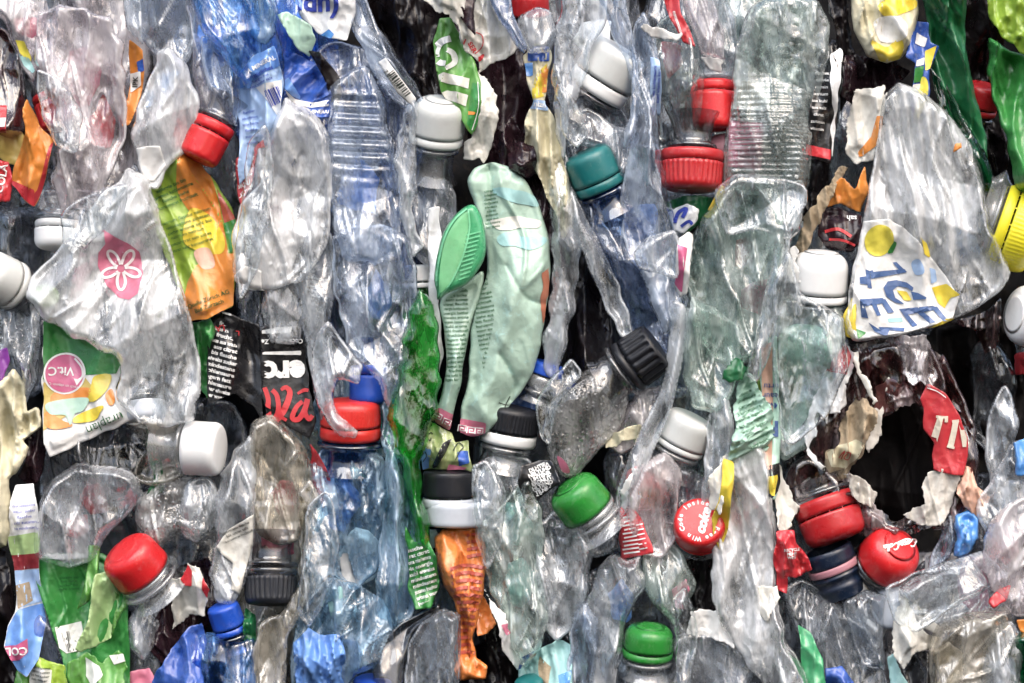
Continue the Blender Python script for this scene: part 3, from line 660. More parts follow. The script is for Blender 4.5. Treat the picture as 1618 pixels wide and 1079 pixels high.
patch(t, 'torn_patch', [(136, 1040), (158, 1050), (164, 1066), (146, 1084), (134, 1070)], WHITE, 2, wob=2); patch(t, 'torn_patch', [(172, 1036), (196, 1032), (200, 1044), (180, 1050)], WHITE, 2)
# big red domed cap
loose = bottle('clear bottle neck with a big smooth red domed cap at lower left', [(214, 958), (246, 948), (258, 920), (262, 940), (240, 990), (244, 1020), (226, 1042), (206, 1020), (204, 980)], 30, CLEAR, T=14, amp=12)
put_cap(loose, 213, 885, 56, 47, 52, 128, 26, C_RED, ring=NECK, ringH=7, dome=.2, neck=NECK, neckL=34, nr=.95, dent=.012)
# white cap lying on its side
t = bottle('pale clear bottle lying left to right with a square white cap', [(196, 670), (240, 652), (284, 664), (290, 700), (288, 750), (246, 768), (206, 752), (236, 700)], 20, BEIGE, T=24, amp=13, ang=0)
put_cap(t, 325, 708, 46, 43, 54, -3, 14, C_WHITE, neck=NECK, neckL=52, dome=.14, taper=.98)
sheet('label_scrap', 'frilly dark green label strip below the frosted cap', 'label', [(222, 674), (240, 676), (250, 720), (262, 752), (256, 776), (238, 790), (232, 784), (244, 756), (236, 720)], 18, GDARK, amp=12, cell=14, fold=12)
t = bottle('scuffed grey bottle base under the square white cap', [(222, 790), (250, 764), (290, 756), (330, 758), (344, 790), (340, 840), (312, 858), (280, 840), (250, 872), (226, 850), (216, 815)], 10, FOAMY, T=30, amp=12)
bottle('rounded clear bottle lobe beside the scuffed grey bottle base', [(296, 760), (330, 754), (344, 780), (340, 830), (310, 858), (288, 840), (284, 800)], 40, CLEAR, T=18, amp=8)
# bottle with the long white paper tongue
t = bottle('tall clear bottle skin with white paper tongue left of the charcoal ribbed cap', [(340, 800), (350, 760), (372, 716), (396, 690), (404, 740), (402, 820), (396, 890), (370, 950), (340, 944), (332, 890), (344, 850)], 48, CLEAR, T=16, amp=14)
l_ = patch(t, 'paper_tongue', [(342, 864), (362, 836), (402, 812), (400, 860), (388, 900), (380, 940), (366, 930), (368, 890), (352, 876)], DIRTYW, 2, thick=.6, amp=3)
marks(t, 'lettering', smalltext(376, 840, 48, 3, 7, 6, 24, 5), [INK], 5, par=l_)
t = sheet('torn_label', 'torn white scrap with dark red flash right of the red domed cap', 'label', [(266, 918), (290, 912), (298, 888), (318, 900), (330, 930), (322, 974), (300, 972), (268, 1000), (274, 950)], 48, DIRTYW, amp=10, sm=False)
patch(t, 'red_flash', [(286, 914), (298, 889), (305, 902), (304, 926), (292, 924)], REDB, 1.5); patch(t, 'red_flash', [(322, 908), (338, 926), (328, 946), (320, 930)], REDF, 1.5)
sheet('film_scrap', 'glossy dark film in the hollow behind the torn white scrap at lower left', 'film', [(236, 950), (268, 900), (330, 880), (344, 940), (320, 1010), (270, 1060), (240, 1020)], -20, PLUM, amp=20)
bottle('dull grey crushed bottle in the hollow below the red domed cap', [(196, 1000), (230, 960), (252, 990), (256, 1040), (240, 1100), (200, 1100)], 14, GREY, T=20, amp=14)
t = sheet('label_scrap', 'plum red and grey label scrap at the bottom edge near the blue cap', 'label', [(202, 1062), (238, 1056), (252, 1100), (204, 1100)], 34, PINKP, amp=10)
# left bottom strips
t = sheet('strip_label', 'narrow tall label strip in white, cream, maroon and blue at lower left', 'label', [(24, 766), (54, 762), (60, 800), (60, 850), (62, 900), (66, 950), (72, 980), (62, 1040), (44, 1070), (28, 1060), (8, 1020), (12, 990), (26, 965), (22, 900), (12, 860), (16, 800)], 46, WFOIL, amp=9, sm=False, cell=30, fold=30)
patch(t, 'print', [(12, 848), (60, 840), (61, 874), (16, 878)], GLIGHT, 1.2); patch(t, 'print', [(15, 878), (61, 874), (62, 898), (18, 902)], MAROON, 1.4); patch(t, 'print', [(20, 902), (62, 900), (66, 950), (28, 962)], BLUEP, 1.2); patch(t, 'print', [(24, 925), (44, 920), (50, 950), (28, 962)], TAN, 1.6)
patch(t, 'print', [(28, 963), (66, 954), (71, 980), (62, 1040), (44, 1068), (28, 1058), (9, 1018), (13, 990)], BLUEM, 1.2); patch(t, 'print', [(9, 1020), (28, 1018), (45, 1008), (46, 1030), (32, 1042), (14, 1044)], PINKF, 2.2)
marks(t, 'lettering', [(place(textF('COL', 17, .03), 28, 1027, 184), 0)] + [(v, 1) for v, _ in smalltext(40, 816, 34, 5, 9, 6.5, 4, 8)], [INKW, INKB], 3.6)
sheet('film_scrap', 'sheet of glossy black film in the lower left corner', 'film', [(-20, 866), (8, 868), (24, 930), (26, 966), (8, 1000), (14, 1050), (40, 1100), (-20, 1100)], 20, BLACKW, amp=14)
bottle('smoky blue bottle between the blue strip label and the green barcode label', [(50, 990), (66, 966), (84, 985), (104, 1040), (100, 1060), (60, 1060), (46, 1030)], 22, NAVYISH, T=18, amp=12)
t = sheet('label_scrap', 'lime edged pale label with small print at the bottom left edge', 'label', [(44, 1034), (62, 1040), (104, 1052), (110, 1100), (44, 1100)], 40, LIMEF, amp=9, sm=False)
patch(t, 'print', [(46, 1050), (82, 1058), (80, 1100), (46, 1100)], WHITE, 1.3); marks(t, 'lettering', smalltext(64, 1064, 30, 4, 6.5, 5, -6, 9), [INK], 2.6)
sheet('film_scrap', 'bright green film scrap at the bottom left beside the blue strip label', 'film', [(24, 1058), (44, 1056), (52, 1100), (20, 1100)], 34, GBRIGHT, amp=10)
# second column: white bottle above, red cap, green and orange label
t = bottle('tall whitish crumpled bottle above the green and orange label', [(268, 84), (290, 100), (306, 140), (312, 190), (300, 226), (262, 266), (250, 292), (232, 286), (216, 250), (212, 200), (226, 150), (244, 110), (248, 88)], 56, MILKY, T=18, amp=16, wf=1.2, wob=3)
patch(t, 'print', [(256, 116), (286, 112), (276, 136), (262, 150), (252, 130)], BLUEP, -7); patch(t, 'print', [(228, 142), (244, 140), (240, 166), (230, 170)], BLUEP, -7)
patch(t, 'paper_end', [(214, 232), (252, 232), (262, 262), (244, 288), (228, 282)], WHITE, 2, wob=2, thick=.6)
bottle('clear crushed bottle top above the tall whitish bottle', [(200, -40), (300, -40), (308, 20), (300, 90), (282, 104), (250, 92), (226, 60), (208, 20)], 30, GREY, T=24, amp=18)
bottle('long clear folded edge beside the orange strip at upper left', [(190, -40), (222, -40), (236, 40), (226, 70), (214, 62), (200, 40)], 46, CLEAR, T=14, amp=10)
bottle('pinkish clear bottle skin above the red cap near the blue printed label', [(290, -30), (326, -30), (336, 60), (352, 130), (364, 176), (352, 200), (316, 168), (306, 120), (304, 60)], 24, PINKY, T=20, amp=14)
t = sheet('label_strip', 'narrow orange and white label strip squeezed between two bottles at upper left', 'label', [(206, 64), (226, 80), (228, 110), (222, 150), (214, 175), (206, 196), (196, 200), (203, 130)], 30, ORF, amp=8, cell=24, fold=20, sm=False)
patch(t, 'print', [(204, 116), (222, 112), (222, 134), (205, 146)], WHITE, 1.5); marks(t, 'lettering', [(place(textF('IPK', 12, .02), 213, 129, 84), 0)], [INK], 2.8); patch(t, 'print', [(216, 98), (232, 90), (228, 112), (218, 114)], BLUEF, 1.6)
t = bottle('clear bottle with a red cap turned down over the green and orange label', [(318, 130), (352, 120), (368, 150), (372, 196), (350, 204), (318, 186)], 4, GREY, T=20, amp=8)
put_cap(t, 324, 234, 40, 34, 46, -116, 8, C_RED, ring=C_RED, ringH=17, ribs=12, rd=.8, neck=NECKD, neckL=46, gap=3)
t = sheet('fruit_label', 'long green and orange fruit drink label with dark small print', 'label', [(234, 300), (246, 282), (262, 262), (290, 238), (312, 252), (340, 288), (366, 330), (371, 350), (370, 482), (330, 504), (302, 508), (276, 446), (252, 380), (238, 330)], 30, LIMEF, amp=10, sm=False, cell=60, fold=48, ang=110)
patch(t, 'print', [(290, 238), (312, 252), (334, 284), (352, 360), (360, 420), (330, 400), (316, 350), (296, 330), (280, 300), (282, 260)], ORF, 1.3, sm=True)
patch(t, 'print', [(300, 330), (330, 340), (352, 372), (350, 400), (318, 398), (290, 380)], YELF, 2.0, sm=True)
patch(t, 'print', [(310, 420), (336, 402), (370, 400), (370, 482), (330, 504), (302, 508), (290, 476), (296, 446)], ORF, 2.7, sm=False); patch(t, 'print', [(306, 398), (330, 392), (340, 420), (320, 424)], PEACH, 3.2, sm=True)
patch(t, 'print', [(340, 296), (371, 344), (371, 370), (352, 350)], RUST, 1.9); patch(t, 'print', [(352, 352), (371, 345), (371, 396), (362, 398)], GFOIL, 3.0)
it = smalltext(276, 306, 66, 4, 9, 7.5, 22, 11, .02) + smalltext(296, 350, 80, 3, 9, 7.5, 20, 12) + smalltext(300, 378, 70, 3, 10, 7, 18, 13)
it += [(place(textF('Quelle Zürich AG', 9.5, .01), 330, 473, 21), 0), (place(textF('Bad Zurzach', 9.5, .01), 332, 484, 21), 0)]
marks(t, 'lettering', it, [INKG], 4.4)
sheet('foil_scrap', 'shiny dark green foil fold under the green and orange label', 'wrapper', [(298, 512), (330, 500), (344, 520), (330, 560), (336, 640), (318, 620), (310, 570)], 14, GFOIL, amp=18, cell=24, fold=24)
bottle('clear scratched bottle edge left of the green and orange label', [(196, 300), (214, 262), (236, 300), (250, 380), (276, 450), (300, 510), (290, 520), (262, 470), (240, 400), (206, 350)], 20, GREY, T=20, amp=12, ribs=((20, 9, 3, 220, 330, 90),))
# ================================================================== middle third of the bale
# blue group at the top
bottle('blue crumpled bottle at the top left of the blue printed label', [(300, -40), (396, -40), (404, 20), (412, 70), (404, 110), (390, 140), (366, 104), (330, 60), (310, 20)], 60, MIDBLUE, T=24, amp=18, ang=110)
bottle('pale blue folded bottle neck above the barcode of the blue printed label', [(392, -20), (420, -30), (440, 20), (434, 50), (420, 70), (398, 56), (388, 20)], 60, LTBLUE, T=16, amp=14)
bottle('blue crushed bottle between the pale blue neck and the blue lettered white label', [(430, -40), (486, -40), (500, 40), (504, 90), (486, 110), (450, 96), (436, 40)], 28, BLUE, T=20, amp=16)
bottle('clear crushed bottle left of the barcode of the blue printed label', [(318, 60), (340, 66), (366, 96), (378, 150), (374, 200), (356, 176), (330, 140), (320, 100)], 44, BLUISH, T=18, amp=14)
t = sheet('blue_label', 'pale blue printed wrapper with barcode and rows of blue text', 'label', [(374, 160), (376, 116), (404, 86), (436, 72), (448, 128), (446, 168), (436, 210), (424, 236), (408, 222), (392, 276), (377, 292), (378, 226)], 62, BLUEP, amp=14, cell=30, fold=26)
patch(t, 'print', [(376, 116), (404, 86), (436, 72), (444, 104), (410, 122), (378, 140)], BLUEM, 1.3)
patch(t, 'print', [(404, 138), (446, 126), (446, 172), (440, 186), (424, 160)], WHITE, 1.5)
marks(t, 'barcode', barcode(436, 152, 26, 26, 24, 4, n=14), [INKB], 3)
marks(t, 'lettering', [(place(textF('DA MINERAL', 10, .03), 410, 104, 26), 1), (place(textF('natürliches', 9, .02), 414, 115, 24), 0)] + smalltext(412, 128, 44, 2, 7, 6, 22, 3) + smalltext(396, 200, 26, 6, 10, 6, 8, 21), [INKB, INKW], 3)
t = sheet('blue_foil', 'deep blue shiny foil wrapper with a white stripe', 'wrapper', [(446, 76), (462, 82), (500, 100), (512, 120), (524, 150), (522, 186), (498, 184), (462, 170), (448, 150)], 52, BLUEF, amp=20, cell=34, fold=34, ang=40)
patch(t, 'print', [(450, 142), (466, 156), (494, 162), (521, 158), (520, 168), (490, 170), (462, 164)], WHITE, 1.6); patch(t, 'print', [(450, 126), (456, 122), (478, 158), (462, 152), (450, 140)], BLUEM, 1.6)
marks(t, 'lettering', [(place(textF('MINERAL', 8, .02), 506, 177, -2), 0)], [INKW], 3)
t = sheet('white_label', 'white label with big blue upside down letters at the top edge', 'label', [(462, -30), (560, -30), (562, 20), (548, 62), (520, 60), (500, 50), (480, 34), (464, 8)], 64, WFOIL, amp=10, sm=False)
marks(t, 'lettering', [(place(textF('(up!', 44, .035), 502, 10, 180), 0)], [INKB], 2); patch(t, 'print', [(504, 56), (520, 46), (528, 54), (520, 66)], SKY, 2.4); patch(t, 'print', [(464, -30), (476, -30), (478, 16), (466, 6)], BLUEM, 1.4)
sheet('label_scrap', 'pale printed scrap between the blue foil and the white blue lettered label', 'label', [(438, 24), (456, 18), (490, 40), (500, 62), (488, 88), (474, 80), (452, 52)], 70, MINTP, amp=8)
sheet('film_strip', 'glossy black film strip right of the deep blue foil', 'film', [(486, 78), (506, 84), (536, 120), (540, 150), (532, 178), (520, 150), (510, 120)], 58, BLACKW, amp=12)
# red triangle label
t = sheet('red_label', 'red triangular label piece with white capitals left of the pale cone bottle', 'label', [(372, 250), (384, 244), (410, 226), (438, 202), (434, 226), (408, 236), (402, 270), (394, 300), (380, 326), (374, 300)], 54, REDF, amp=7, sm=False)
marks(t, 'lettering', [(place(textF('AP-CHEF', 12, .02), 388, 257, 34), 0), (place(textF('INEALW', 12, .02), 389, 277, 32), 0), (place(textF('ORNA', 11, .02), 385, 292, 22), 0), (place(textF('OSE', 11, .02), 383, 307, 24), 0)], [INKW], 2.4, clip=[(372, 240), (405, 226), (402, 270), (392, 304), (378, 326), (372, 300)])
bottle('small clear bottle wedge right of the red triangular label', [(404, 236), (422, 226), (434, 260), (430, 300), (400, 320), (384, 326), (398, 290)], 40, PINKY, T=16, amp=12)
# cone bottle
t = bottle('tall pale cone of a clear bottle below the deep blue foil', [(448, 162), (476, 176), (506, 196), (520, 230), (520, 300), (516, 380), (490, 420), (470, 440), (420, 450), (374, 440), (372, 360), (384, 320), (414, 290), (424, 230), (436, 190)], 60, MILKY, T=18, amp=18, wob=2, dents=((478, 240, 40, 26),))
patch(t, 'paper_end', [(366, 440), (388, 420), (414, 428), (414, 500), (398, 510), (374, 508)], WHITE, 1.5, thick=.8, amp=4)
bottle('narrow clear folded bottle skin under the pale cone', [(420, 420), (470, 400), (484, 430), (480, 500), (470, 540), (430, 540), (414, 500)], 44, CLEAR, T=18, amp=14)
# black labels
t = sheet('black_label', 'black label with dense curved rows of white text under the green and orange label', 'label', [(328, 514), (350, 492), (372, 500), (410, 512), (414, 600), (416, 666), (398, 640), (372, 622), (328, 638), (326, 560)], 30, BLACKF, amp=9, slope=.2, sm=False, cell=60, fold=50)
it = smalltext(352, 570, 48, 13, 9.5, 8.5, -14, 31, .035)
marks(t, 'lettering', it, [INKW], 2.2, clip=[(328, 520), (352, 505), (382, 560), (378, 600), (372, 622), (329, 636)])
marks(t, 'lettering', [(place(textF('LA', 13, .03), 348, 518, 190), 0), (place(textF('L', 11, .03), 376, 526, 180), 0)], [INKR], 2.4); patch(t, 'print', [(348, 494), (366, 484), (366, 499)], WHITE, 1.5)
t = sheet('black_label', 'black label reading ero with red script upside down', 'label', [(412, 516), (476, 516), (484, 560), (488, 610), (500, 660), (490, 694), (460, 676), (420, 660), (412, 600)], 40, BLACKF, amp=4, sm=False, cell=80, fold=80, planes=2, slope=.12)
patch(t, 'stripe', [(414, 522), (462, 512), (460, 526), (414, 527)], WHITE, 1.4); patch(t, 'stripe', [(415, 556), (476, 554), (476, 561), (415, 560)], WHITE, 1.4)
marks(t, 'lettering', [(place(textF('Coca-Cola – Ze', 10, .03), 446, 539, 181), 0), (place(textF('ero', 50, .05), 446, 587, 181), 0)], [INKW], 2.4, clip=[(413, 516), (475, 516), (484, 560), (486, 606), (413, 606)])
it = [ribbonF([(418, 612), (424, 630), (424, 650), (430, 664), (440, 650), (438, 626), (430, 616)], [7, 9, 7]), ribbonF([(444, 616), (452, 612), (458, 622), (448, 650), (430, 672), (426, 674)], [5, 10, 8]), ribbonF([(470, 622), (482, 616), (494, 620)], [4, 6, 4]), ribbonF([(478, 634), (468, 644), (462, 660), (472, 662), (482, 646), (486, 630), (482, 650), (488, 662), (494, 656)], [7, 9, 7]), ribbonF([(405, 648), (420, 640), (428, 640)], [2, 4, 3]), ribbonF([(446, 660), (450, 662), (453, 664)], [5, 5])]
marks(t, 'red_script', [(v, 0) for v in it], [INKR], 3); marks(t, 'stripe', [(ribbonF([(432, 668), (444, 678), (460, 684), (476, 694)], [3, 4, 3]), 0)], [INKW], 2.6)
t = sheet('black_label', 'short black label with small white text inside the clear bottle above the red cap', 'label', [(474, 428), (522, 440), (526, 470), (516, 516), (502, 524), (482, 510), (474, 470)], 20, BLACKF, amp=6, sm=False)
marks(t, 'lettering', smalltext(492, 462, 30, 8, 6.8, 6.2, -14, 33, .03), [INKW], 2)
bottle('thin clear bottle with water marks right of the pale cone', [(474, 396), (486, 372), (506, 360), (526, 380), (530, 440), (520, 520), (530, 580), (524, 630), (508, 660), (494, 600), (480, 520), (474, 450)], 44, CLEAR, T=16, amp=15)
# beige bottle with charcoal cap
t = bottle('beige crumpled bottle standing on its charcoal ribbed cap at lower left', [(398, 672), (430, 660), (468, 690), (486, 720), (492, 770), (484, 820), (470, 850), (440, 856), (410, 840), (396, 800), (394, 730)], 40, BEIGE, T=24, amp=18)
put_cap(t, 427, 934, 34, 42, 44, -90, 8, C_CHAR, ring=NECKD, ringH=10, ribs=30, rd=2.4, neck=NECKD, neckL=60, nr=.82)
sheet('label_scrap', 'faded red label piece seen above the charcoal ribbed cap', 'label', [(410, 836), (464, 830), (466, 876), (440, 880), (412, 866)], 0, PINKP, amp=8)
t = bottle('long wavy beige bottle strip bent down to the bottom edge', [(468, 790), (486, 768), (502, 790), (500, 850), (494, 920), (476, 966), (456, 1000), (450, 1100), (398, 1100), (404, 1020), (410, 980), (440, 968), (466, 940), (474, 880)], 52, BEIGE, T=18, amp=18, wob=3)
sheet('film_strip', 'frayed dark green net strip left of the beige strip at the bottom', 'net', [(388, 960), (404, 970), (406, 1040), (396, 1100), (380, 1100), (386, 1020)], 30, GDARK, amp=12, cell=12, fold=12)
t = sheet('red_label', 'narrow red label with white script between beige strip and light blue bottle', 'label', [(486, 696), (500, 712), (516, 740), (526, 776), (512, 802), (500, 780), (490, 750), (492, 720)], 48, REDB, amp=7, sm=False)
marks(t, 'lettering', [(place(textF('Rot', 12, .03), 514, 766, -70), 0)], [INKW], 2)
# blue cap lower left
t = bottle('glossy blue bottle lying diagonally with a blue cap at the bottom left', [(310, 1006), (334, 1000), (370, 1016), (400, 1006), (402, 1100), (270, 1100), (290, 1050)], 44, BLUE, T=26, amp=20)
put_cap(t, 356, 972, 40, 27, 36, 108, 14, C_BLUE, ring=C_BLUE, ringH=10, neck=NECKB, neckL=30, ribs=8, rd=1)
sheet('foil_scrap', 'deep blue foil strip with a white ring mark left of the lower left blue cap', 'wrapper', [(240, 1076), (262, 1036), (300, 990), (318, 984), (326, 1010), (318, 1050), (330, 1100), (236, 1100)], 58, BLUEF, amp=10)
# light blue bottle with red cap, blue cap
t = bottle('long clear bottle skin with blue cap seen through it above the red cap', [(530, 380), (560, 366), (600, 360), (640, 380), (656, 430), (654, 500), (640, 560), (630, 620), (616, 660), (604, 610), (590, 590), (560, 560), (540, 500), (528, 440)], 58, BLUISH, T=18, amp=18, wob=3)
put_cap(t, 580, 618, 24, 30, 44, -92, 6, C_BLUE, ring=C_BLUE, ringH=14, neck=NECKB, neckL=44)
bottle('curling clear bottle fold hanging over the red cap', [(498, 540), (520, 510), (540, 540), (556, 560), (572, 580), (566, 610), (536, 600), (524, 620), (536, 650), (566, 676), (562, 690), (536, 686), (508, 650), (496, 600)], 76, CLEAR, T=12, amp=12, wob=2)
t = bottle('light blue crumpled bottle with a red cap on a dark blue neck', [(492, 740), (510, 716), (560, 714), (604, 724), (612, 780), (600, 850), (590, 900), (560, 930), (520, 900), (490, 960), (474, 930), (486, 850), (500, 790)], 36, LTBLUE, T=28, amp=28, wob=3, cell=34, fold=40, planes=7)
put_cap(t, 554, 652, 34, 48, 40, 89, 8, C_RED2, ring=C_RED2, ringH=20, ribs=60, rd=.6, neck=NECKB, neckL=54, nr=.9)
bottle('light blue bottle skin with long fold left of the green bottle', [(606, 650), (618, 640), (628, 700), (640, 760), (656, 840), (656, 930), (650, 970), (620, 985), (594, 960), (598, 880), (606, 800)], 48, LTBLUE, T=20, amp=24, wob=3, cell=36, fold=36, planes=6)
bottle('crumpled light blue bottle end at the bottom under the red capped bottle', [(480, 960), (520, 916), (570, 930), (610, 960), (620, 1010), (600, 1050), (560, 1060), (540, 1100), (466, 1100), (462, 1040)], 44, LTBLUE, T=24, amp=26, ang=60, cell=34, fold=36)
sheet('label_scrap', 'pale aqua scrap caught in the light blue bottle folds', 'label', [(516, 930), (540, 926), (544, 950), (536, 990), (524, 984)], 66, AQUAP, amp=8)
sheet('foil_scrap', 'pale blue and violet foil scrap at the bottom edge under the light blue bottles', 'wrapper', [(462, 1018), (488, 992), (512, 1004), (536, 1000), (548, 1040), (540, 1100), (468, 1100)], 70, BLUEM, amp=18, cell=26, fold=24)
loose_cap('deep blue cap peeping in at the bottom edge', 590, 1084, 30, 34, 30, 90, 10, C_BLUE, ring=C_BLUE)
# column with ribbed clear bottle
t = bottle('clear bottle with horizontal ribs above the blue capped bottle', [(520, 150), (540, 130), (576, 110), (600, 140), (612, 200), (624, 260), (632, 330), (630, 392), (590, 410), (540, 400), (526, 330), (520, 240)], 54, BLUISH, T=20, amp=11, ribs=((88, 20, 7, 572, 215, 62),), wm=.6)
bottle('slate blue bottle shoulder under the blue lettered white label', [(500, 80), (540, 66), (580, 80), (596, 120), (570, 150), (536, 140), (510, 120)], 34, NAVYISH, T=22, amp=14)
t = bottle('narrow clear bottle strip crossing the black bag with a barcode label', [(544, -40), (566, -40), (590, 30), (620, 80), (660, 140), (690, 190), (676, 210), (640, 170), (610, 150), (580, 90), (556, 40)], 58, BLUISH, T=14, amp=12, ang=125)
patch(t, 'label', [(598, 100), (610, 94), (658, 156), (652, 168), (630, 150)], WHITE, 1.5, thick=.5); marks(t, 'barcode', barcode(632, 134, 44, 11, -52, 6, n=20), [INK], 3.4); marks(t, 'lettering', [(place(textF('7 613200', 9, .01), 620, 128, -52), 0)], [INK], 3.4)
bottle('slate coloured bottle edge left of the black film bag', [(566, 100), (592, 130), (610, 200), (624, 260), (640, 330), (650, 420), (640, 440), (620, 380), (604, 260), (580, 180)], 40, NAVYISH, T=14, amp=10)
# black bag
sheet('black_bag', 'big glossy black film bag at the top left of the green stock label', 'bag', [(560, -60), (720, -60), (716, 40), (690, 60), (686, 120), (700, 170), (660, 160), (630, 120), (590, 50)], 0, BLACKW, amp=30, cell=60, fold=70, step=4)
sheet('film_and_shade_sheet', 'dark plum film behind the torn white paper at the top', 'film', [(690, -60), (830, -60), (850, 60), (870, 180), (850, 270), (780, 280), (740, 220), (720, 60)], -30, PLUM, amp=26, cell=50, fold=50, step=4)
sheet('film_and_shade_sheet', 'wrinkled black film running down the right side of the mint container', 'film', [(806, 180), (836, 230), (850, 262), (862, 300), (884, 380), (894, 420), (880, 440), (866, 380), (846, 310), (820, 268), (790, 262), (786, 230)], 36, PLUM, amp=18, cell=34, fold=30)
# green label and torn white paper
t = sheet('green_label', 'crumpled green label with white letters standing on the white domed cap', 'label', [(684, 62), (694, 28), (712, 26), (730, 60), (752, 100), (760, 130), (760, 160), (754, 200), (746, 212), (720, 180), (700, 150), (690, 118)], 60, GBRIGHT, amp=10, sm=False, ang=80)
patch(t, 'print', [(692, 118), (700, 114), (742, 124), (740, 140), (694, 128)], DIRTYW, 1.6); patch(t, 'print', [(698, 146), (706, 142), (740, 150), (736, 168), (704, 156)], DIRTYW, 1.6)
marks(t, 'white_shape', [(ribbonF([(712, 60), (696, 66), (688, 80), (692, 96), (704, 100)], [10, 13, 8]), 0), (ribbonF([(706, 78), (716, 84), (718, 98), (704, 108)], [8, 10, 6]), 0)], [INKW], 2)
patch(t, 'print', [(740, 176), (752, 178), (750, 182), (740, 182)], ORF, 2); patch(t, 'print', [(746, 130), (759, 134), (758, 190), (746, 210), (738, 196)], GFOIL, 1.3); marks(t, 'line', [(ribbonF([(755, 130), (756, 170), (746, 206)], 1.3), 0)], [INKW], 2.6)
t = sheet('torn_paper', 'torn grubby white paper with small red rubber stamp near the top edge', 'paper', [(664, -40), (830, -40), (800, 20), (818, 74), (754, 118), (752, 94), (740, 80), (722, 50), (712, 24), (690, 22), (680, 8), (672, 6)], 74, DIRTYW, amp=14, sm=False, wob=3)
marks(t, 'red_mark', [(ribbonF([(752, 50), (762, 56), (762, 72), (750, 84)], 1.5), 0), (ribbonF([(736, 62), (732, 74), (742, 84), (756, 92), (764, 84)], [2, 3, 6, 8, 3]), 0), (place(textF('SER', 11, .03), 746, 74, -58), 0)], [INKR], 2)
sheet('film_scrap', 'pointed dark film flap lying on the torn white paper', 'film', [(690, -30), (756, -30), (748, 20), (752, 58), (742, 46), (726, 24), (700, 8)], 88, PLUM, amp=10, sm=False)
sheet('paper_tongue', 'long curved white label tail hanging beside the green label', 'label', [(752, 110), (770, 126), (784, 150), (790, 180), (778, 220), (766, 262), (756, 250), (730, 248), (732, 230), (746, 214), (760, 160)], 56, DIRTYW, amp=8)
bottle('slate clear bottle edge curving round the torn white paper', [(762, -40), (800, -40), (812, 20), (832, 70), (824, 84), (800, 50), (780, 10)], 92, NAVYISH, T=10, amp=8)
sheet('film_scrap', 'small glossy plum film folds right of the white label tail', 'film', [(800, 236), (820, 222), (846, 232), (850, 270), (830, 282), (806, 268)], 48, PLUM, amp=14)
# white domed cap
t = bottle('clear bottle with a big white domed cap under the green label', [(652, 300), (672, 282), (706, 284), (720, 310), (718, 350), (706, 400), (680, 420), (656, 400), (648, 350)], 10, GREY, T=26, amp=14)
put_cap(t, 694, 186, 40, 43, 56, 82, 20, C_CREAM, ring=C_CREAM, ringH=14, gap=1.2, dome=.26, neck=NECK, neckL=62, nr=.78)
bottle('clear crumpled bottle skin left of the white domed cap', [(648, 160), (664, 170), (656, 220), (660, 280), (650, 330), (668, 380), (652, 400), (634, 340), (624, 260), (632, 200)], 60, CLEAR, T=14, amp=14, wob=3)
t = bottle('small green bottle with white ring cap behind the slate bottle edge', [(650, 452), (680, 446), (688, 500), (684, 560), (656, 570), (648, 500)], -6, GREEN, T=22, amp=10)
put_cap(t, 658, 432, 0, 24, 26, 92, 0, C_WHITE, ring=C_WHITE, ringH=8)
sheet('label_strip', 'narrow white printed strip along the left side of the mint container', 'label', [(676, 330), (694, 326), (700, 420), (694, 480), (700, 560), (692, 610), (682, 590), (678, 480)], 40, WFOIL, amp=8)
# mint container
t = bottle('mint green squashed container with small printed text and pink border', [(736, 286), (750, 264), (780, 256), (806, 262), (834, 288), (854, 330), (868, 376), (870, 430), (863, 490), (852, 560), (834, 606), (806, 640), (790, 668), (766, 686), (744, 690), (724, 682), (730, 640), (740, 600), (742, 540), (750, 490), (768, 440), (770, 400), (756, 340)], 46, MINT, T=18, amp=13, name='squashed_container', cat='container', edge=26, cell=70, fold=90, ang=84, wob=1, grow=0, planes=5, slope=.26, cuts=(([(772, 258), (776, 300), (772, 350)], 4, 12), ([(800, 420), (830, 470), (862, 480)], 6, 8), ([(790, 560), (812, 600), (806, 640)], 5, 8)))
main_s = t.s
body(t, [(692, 468), (738, 446), (766, 424), (760, 470), (742, 520), (735, 560), (728, 610), (716, 650), (712, 682), (684, 666), (698, 620), (706, 580), (702, 520)], MINT, h=44, T=12, amp=8, part='folded_panel', sm=2, wob=1, planes=3, ang=84)
panel_s = t.s
marks(t, 'lettering', smalltext(722, 540, 40, 26, 7.0, 6.3, 2, 42), [INKG], 1.6, clip=[(700, 476), (760, 440), (740, 520), (730, 600), (704, 606)])
t.s = main_s
patch(t, 'streak', [(782, 296), (830, 306), (850, 324), (800, 318)], AQUAP, 1.3, wob=4, sm=True); patch(t, 'streak', [(776, 346), (852, 346), (846, 360), (790, 362)], DIRTYW, 1.3, wob=3, sm=True); patch(t, 'streak', [(790, 372), (860, 376), (850, 392), (800, 390)], AQUAP, 1.3, wob=4, sm=True)
patch(t, 'scrape', [(856, 430), (868, 424), (866, 470), (860, 510), (852, 490), (858, 460)], TERRA, 1.6, wob=3)
marks(t, 'lettering', smalltext(776, 330, 24, 10, 6.3, 5.6, 8, 41) + smalltext(768, 510, 34, 22, 7.2, 6.3, 10, 43), [INKG], 1.6, clip=[(764, 280), (792, 284), (790, 380), (776, 400), (794, 430), (782, 500), (764, 590), (742, 600), (744, 500), (766, 440)])
f = sheet('squashed_fold', 'fold', 'x', [(0, 0), (10, 0), (10, 10), (0, 10)], 0, MINT) if False else None
marks(t, 'scribble', [(ribbonF([(788, 636), (804, 640), (822, 634)], 1.4), 0), (ribbonF([(806, 626), (798, 644), (812, 642)], 1.6), 0)], [INK], 1.5)
